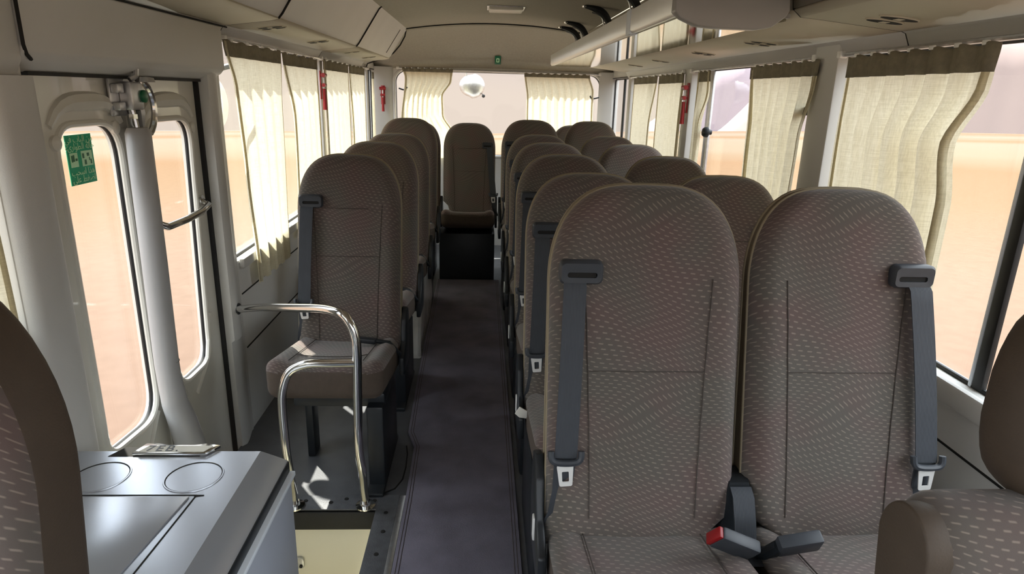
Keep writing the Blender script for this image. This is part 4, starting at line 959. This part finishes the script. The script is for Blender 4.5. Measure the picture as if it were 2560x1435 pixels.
# rails the curtains run on
for (nm, pa, pb, lab) in (('L1', (XL + 0.022, 2.55, 1.566), (XL + 0.022, 4.02, 1.566), 'thin white curtain rail above the first left window'),
                          ('L2', (XL + 0.022, 4.11, 1.566), (XL + 0.022, 5.60, 1.566), 'thin white curtain rail above the second left window'),
                          ('R1', (XR - 0.022, 0.9, 1.542), (XR - 0.022, 2.125, 1.542), 'thin curtain rail above the front right window'),
                          ('R2', (XR - 0.022, 2.29, 1.540), (XR - 0.022, 3.66, 1.540), 'thin curtain rail above the second right window'),
                          ('R3', (XR - 0.022, 3.81, 1.540), (XR - 0.022, 5.21, 1.540), 'thin curtain rail above the third right window'),
                          ('B1', (-0.76, 6.04, 1.592), (1.03, 6.04, 1.580), 'pale horizontal curtain rail across the rear window')):
    b = MB(); b.tube([pa, pb], 0.0065, 8); o = tag(b.build('curtain_rail', 'steel'), lab, 'curtain rail', 'curtain rails over the windows')
    for pp in (pa, pb):
        b = MB(); b.box(pp[0] - 0.012, pp[0] + 0.012, pp[1] - 0.012, pp[1] + 0.012, pp[2] - 0.010, pp[2] + 0.012, bev=0.003); b.build('end_clip', 'latch_metal', o)
# small black tie hooks by the broad right pillar and at the rear window sides
for (x, y, z, lab) in ((1.135, 2.30, 1.37, 'small dark curtain tie hook at the broad right pillar'), (-0.755, 6.055, 1.42, 'small dark curtain tie hook left of the rear window'), (1.035, 6.055, 1.385, 'small dark curtain tie hook right of the rear window')):
    b = MB(); d = 0.06 if x > 0 and y < 3 else 0.0
    if d: b.box(x - 0.012, x + 0.0, y, y + 0.07, z - 0.018, z + 0.012, bev=0.004)
    else: b.tube(smooth_path([(x, y - 0.0, z), (x + (0.05 if x < 0 else -0.06), y - 0.012, z - 0.012), (x + (0.075 if x < 0 else -0.085), y - 0.02, z + 0.012)], 4), 0.007, 8)
    tag(b.build('tie_hook', 'black_plastic'), lab, 'hook', 'curtain tie hooks')

# ================================================================== HAMMERS
def hammer(X, s, y, z, lab, ax='Y'):
    t = empty('emergency_hammer', (X, y, z)); 
    b = MB(); b.box(0.0, 0.006, -0.018, 0.018, -0.08, 0.08, bev=0.002); o1 = b.build('holder', 'red_plastic', t)
    b = MB(); b.tube([(0.020, 0, -0.02), (0.020, 0, -0.14)], [0.010, 0.013], 10); b.build('handle', 'red_plastic', t)
    b = MB(); b.tube([(0.022, -0.027, 0.055), (0.022, 0.027, 0.055)], 0.013, 10); b.build('hammer_head', 'red_plastic', t)
    b = MB(); b.tube([(0.020, 0, -0.02), (0.020, 0, 0.045)], 0.005, 8); b.build('shaft', 'latch_metal', t)
    b = MB(); b.tube([(0.022, -0.02, -0.0), (0.022, 0.02, -0.0)], 0.011, 10); b.build('clip', 'red_plastic', t)
    t.rotation_euler = (0, 0, 0 if s > 0 else PI) if ax == 'Y' else (0, 0, -PI / 2)
    tag(t, lab, 'emergency hammer', 'red emergency hammers'); return t
hammer(XL + 0.015, 1, 4.012, 1.42, 'red emergency hammer on the pillar between the left curtains')
hammer(-0.89, 1, 6.015, 1.36, 'red emergency hammer on the far left rear corner column', ax='X')
hammer(XR - 0.022, -1, 3.70, 1.40, 'red emergency hammer on the pillar between the right curtains')

# ================================================================== OVERHEAD: VENTS, LAMP, RACK
def vent(x, y, z, slope, lab, double=True, L_=0.10, spread=0.045):
    t = empty('air_vent', (x, y, z)); t.rotation_euler = (0, slope, 0)
    for k, dy in enumerate((-spread / 2, spread / 2) if double else (0,)):
        b = MB(); b.prism([(p[0], p[1] + dy) for p in [(L_ / 2 * math.cos(a) , 0.021 * math.sin(a)) for a in [2 * PI * i / 20 for i in range(20)]]], -0.0025, 0.006, 'Z', bev=0.0008); b.build('vent_rim', 'vent_panel', t)
        b = MB(); b.prism([(p[0], p[1] + dy) for p in [(L_ * 0.46 * math.cos(a), 0.0175 * math.sin(a)) for a in [2 * PI * i / 20 for i in range(20)]]], -0.0034, -0.002, 'Z'); b.build('vent_slot', 'dark_gap', t)
        b = MB(); b.box(-0.010, 0.008, dy - 0.012, dy + 0.010, -0.0042, -0.003, bev=0.0003); b.build('vent_louvre', 'vent_panel', t)
    tag(t, lab, 'air vent', 'oval air vents in the sloping side panels'); return t
LV = ['nearest the door', 'second from the door', 'third from the door', 'farthest, near the rear corner']
for i, y in enumerate((2.70, 3.42, 4.27, 4.88)): vent(-0.815, y, 1.620, -0.127, 'oval air vent on the left sloping panel, ' + LV[i], double=i < 2)
RV = ['nearest the camera', 'second from the camera, below the rack front', 'third from the camera', 'fourth from the camera', 'farthest, near the rear corner']
for i, y in enumerate((1.65, 2.43, 3.06, 3.80, 4.42)): vent(0.985, y, 1.5945, 0.10, 'oval air vent on the right sloping panel, ' + RV[i], double=i < 3, spread=0.06 if i < 2 else 0.045)

lp = empty('ceiling_lamp', (0.128, 4.31, ceil_z(0.128)))
b = MB(); b.box(-0.105, 0.105, -0.095, 0.095, -0.022, 0.0, bev=0.010); b.build('lamp_cover', 'lamp_cover', lp)
b = MB(); b.box(-0.115, 0.115, -0.105, 0.105, -0.006, 0.0, bev=0.002); b.build('lamp_frame', 'steel', lp)
tag(lp, 'slim rectangular ceiling lamp with pale cover, switched off', 'lamp')

# exit sign on the rear cove
p0 = Vector(cove(12, PI / 2 * 0.70)); p1 = Vector(cove(12, PI / 2 * 0.86)); dirv = (p1 - p0).normalized()
ex = empty('exit_sticker', (0.118, (p0.y + p1.y) / 2 - 0.012, (p0.z + p1.z) / 2 - 0.0)); ang = math.atan2(dirv.y, -dirv.z)
ex.rotation_euler = (ang, 0, 0)
b = MB(); b.box(-0.026, 0.026, -0.002, 0.0, -0.045, 0.045, bev=0.0008); b.build('sticker_ground', 'green_paint', ex)
b = MB(); b.grid([[(p[0], -0.0032, p[1]) for p in rrect(0, 0, 0.013, 0.022, 0.006, 3)], [(p[0], -0.0032, p[1]) for p in rrect(0, 0, 0.006, 0.013, 0.003, 3)]], True); b.build('sticker_mark', 'sticker_pale', ex, smooth=False)
tag(ex, 'small green sticker with a pale ring above the rear window', 'sticker')

# overhead rack on the right: shallow tray with mirror underside
rk = empty('luggage_rack', (0.63, 3.4, 1.58))
def rp(b, name, m, **kw):
    bmesh.ops.transform(b.bm, matrix=Matrix.Translation((-0.63, -3.4, -1.58)), verts=b.bm.verts); return b.build(name, m, rk, **kw)
endp = [(0.484, 1.66), (0.484, 1.612), (0.50, 1.596), (0.545, 1.578), (0.60, 1.574), (0.70, 1.573), (0.74, 1.580), (0.775, 1.606), (0.783, 1.622), (0.78, 1.648), (0.77, 1.66)]
b = MB(); b.prism(endp, 1.765, 1.80, 'Y', bev=0.004); rp(b, 'end_cap', 'rack_shell', angle=60)
b = MB(); b.prism([(0.484, 1.675), (0.484, 1.612), (0.492, 1.602), (0.508, 1.604), (0.504, 1.675)], 1.80, 5.0, 'Y'); rp(b, 'edge_rail', 'rack_rail', angle=50)
b = MB(); b.box(0.506, 0.79, 1.80, 4.99, 1.600, 1.606); rp(b, 'mirror_panel', 'rack_mirror', smooth=False)
b = MB(); b.box(0.506, 0.80, 1.80, 4.99, 1.607, 1.618); rp(b, 'tray', 'rack_shell', smooth=False)
b = MB(); b.box(0.482, 0.508, 2.30, 2.36, 1.599, 1.678, bev=0.002); rp(b, 'rail_joint', 'white_trim')
tag(rk, 'long overhead luggage rack on the right with mirror underside and grey end cap', 'luggage rack')
# dark curved brackets over the rack
BL = ['nearest the rear cove', 'second from the rear cove', 'third from the rear cove', 'nearest the camera']
for i, y in enumerate((5.05, 4.70, 3.85, 3.15)):
    b = MB(); z0 = ceil_z(0.57) - 0.012
    P = smooth_path([(0.545, y, z0 + 0.004), (0.60, y, z0 - 0.004), (0.66, y + 0.01, z0 - 0.03), (0.70, y + 0.02, z0 - 0.09), (0.715, y + 0.02, 1.70), (0.715, y + 0.02, 1.625)], 4)
    b.tube(P, [0.006 + 0.015 * math.sin(PI * min(1, k / (len(P) - 1) * 1.2)) if k < len(P) * 0.83 else 0.008 for k in range(len(P))], 8)
    o = tag(b.build('rack_bracket', 'black_plastic'), 'dark curved bracket holding the rack to the ceiling, ' + BL[i], 'bracket', 'dark rack brackets under the ceiling')
    b = MB(); b.lathe([(0.016, 0), (0.014, -0.008), (0, -0.01)], (0.548, y, z0 + 0.006), 'Z', 12); b.build('bracket_screw', 'chrome', o)
    b = MB(); b.tube(smooth_path([(0.60, y + 0.05, z0 - 0.02), (0.66, y + 0.05, z0 - 0.05), (0.69, y + 0.05, 1.68)], 4), 0.004, 6); b.build('bracket_wire', 'steel', o)

# ================================================================== OUTSIDE THE GLASS
# round view mirror hung outside the rear window
mr = empty('rear_view_mirror', (-0.115, 6.5, 1.56))
b = MB(); b.lathe([(0.0, 0.03), (0.06, 0.026), (0.105, 0.0), (0.112, -0.01), (0.105, -0.02), (0.07, -0.045), (0.0, -0.056)], (0, 0, -0.10), 'Y', 28)
for v in b.bm.verts: v.co.x *= 1.08; v.co.z = -0.10 + (v.co.z + 0.10) * (0.9 + 0.12 * (v.co.x > 0))
b.build('mirror_bowl', 'steel', mr)
b = MB(); b.tube([(-0.05, 0.0, -0.02), (-0.06, -0.02, 0.03), (-0.05, -0.12, 0.09), (-0.05, -0.33, 0.12)], 0.010, 8); b.build('mirror_arm', 'steel', mr)
b = MB(); b.lathe([(0.0, -0.01), (0.016, 0.0), (0.0, 0.01)], (0.11, -0.03, -0.19), 'Y', 12); b.tube([(0.09, 0, -0.16), (0.11, -0.03, -0.19)], 0.004, 6); b.build('mirror_screw', 'black_plastic', mr)
tag(mr, 'round silver view mirror hanging outside the middle of the rear window', 'mirror')
# side mirror outside the first left window
sm_ = empty('side_mirror', (-1.13, 2.86, 1.33))
b = MB(); b.lathe([(0.0, 0.03), (0.05, 0.025), (0.085, 0.0), (0.09, -0.01), (0.07, -0.03), (0.0, -0.04)], (0, 0, 0), 'Y', 24)
for v in b.bm.verts: v.co.x *= 0.75; v.co.z *= 1.25
b.build('mirror_bowl', 'latch_metal', sm_)
b = MB(); b.tube([(0.0, 0.0, 0.09), (0.01, 0.0, 0.13), (0.07, 0.03, 0.15), (0.10, 0.03, 0.15)], 0.012, 8); b.build('mirror_arm', 'black_plastic', sm_)
tag(sm_, 'pale rounded mirror outside the left window beside the door pillar', 'mirror')

# desert: the bus stands on a broad rise; the plain falls gently away
def gz(x, y):
    r = math.hypot(x, y - 2); h = -0.85 - (0.058 - 0.044 * max(0.0, x / max(r, 0.1))) * max(0.0, r - 5.0)
    h += 0.10 * math.sin(x * 0.31 + 1.7) * math.sin(y * 0.23) * min(1, r / 30) + 0.006 * r * 0.12 * math.sin(x * 0.02 + y * 0.013)
    return h
g = MB(); rows = []
R = [0.5, 2, 4, 6, 8, 11, 15, 20, 28, 40, 56, 80, 115, 160, 230, 330, 480, 700, 1000, 1500, 2200]
for r in R: rows.append([(r * math.cos(2 * PI * k / 96), 2 + r * math.sin(2 * PI * k / 96), gz(r * math.cos(2 * PI * k / 96), 2 + r * math.sin(2 * PI * k / 96))) for k in range(96)])
g.grid(rows, True, cap0=True)
tag(g.build('ground', 'sand', angle=180), kind='structure')
# hazy ridges on the skyline
def ridge(name, m, r, az0, az1, peaks, lab, depth=60):
    """azimuths in degrees right of straight back; peaks: (azimuth, height in degrees above the horizontal, width)"""
    b = MB(); n = 90; rows = [[], [], [], []]; rnd = random.Random(r)
    for k in range(n + 1):
        az = az0 + (az1 - az0) * k / n; h = 0
        for (pa, ph_, pw) in peaks: h = max(h, (ph_ + 3.4) * math.exp(-((az - pa) / pw) ** 2) * (1 + 0.02 * math.sin(az * 1.1) + 0.01 * math.sin(az * 3.7)))
        ed = min(1, min(k, n - k) / 12); h = h * ed
        a = math.radians(az); zt = 1.4 + r * math.tan(math.radians(-3.5 + h)); zb = 1.4 + r * math.tan(math.radians(-4.5))
        for j, (dr_, f_) in enumerate(((-1.2, 0), (-0.45, 0.62), (0, 1), (1.0, 0))):
            q = r + dr_ * depth; wob = 1 + 0.04 * math.sin(az * 0.9 + j)
            rows[j].append((q * math.sin(a), q * math.cos(a), zb + (zt - zb) * f_ * (wob if j == 1 else 1)))
    b.grid(rows, False); o = b.build(name, m, angle=180); tag(o, lab, 'hill', 'hazy hills on the horizon'); return o
ridge('distant_hill', 'hill_haze', 1500, 18, 60, [(24, 2.4, 6), (40, 7.5, 11), (52, 6.0, 8)], 'large pale pink desert hill seen through the front right window')
ridge('distant_hill', 'hill_violet', 1850, 6, 40, [(20.5, 4.3, 5), (28, 4.0, 7)], 'faint violet hill on the skyline beyond the middle right window')
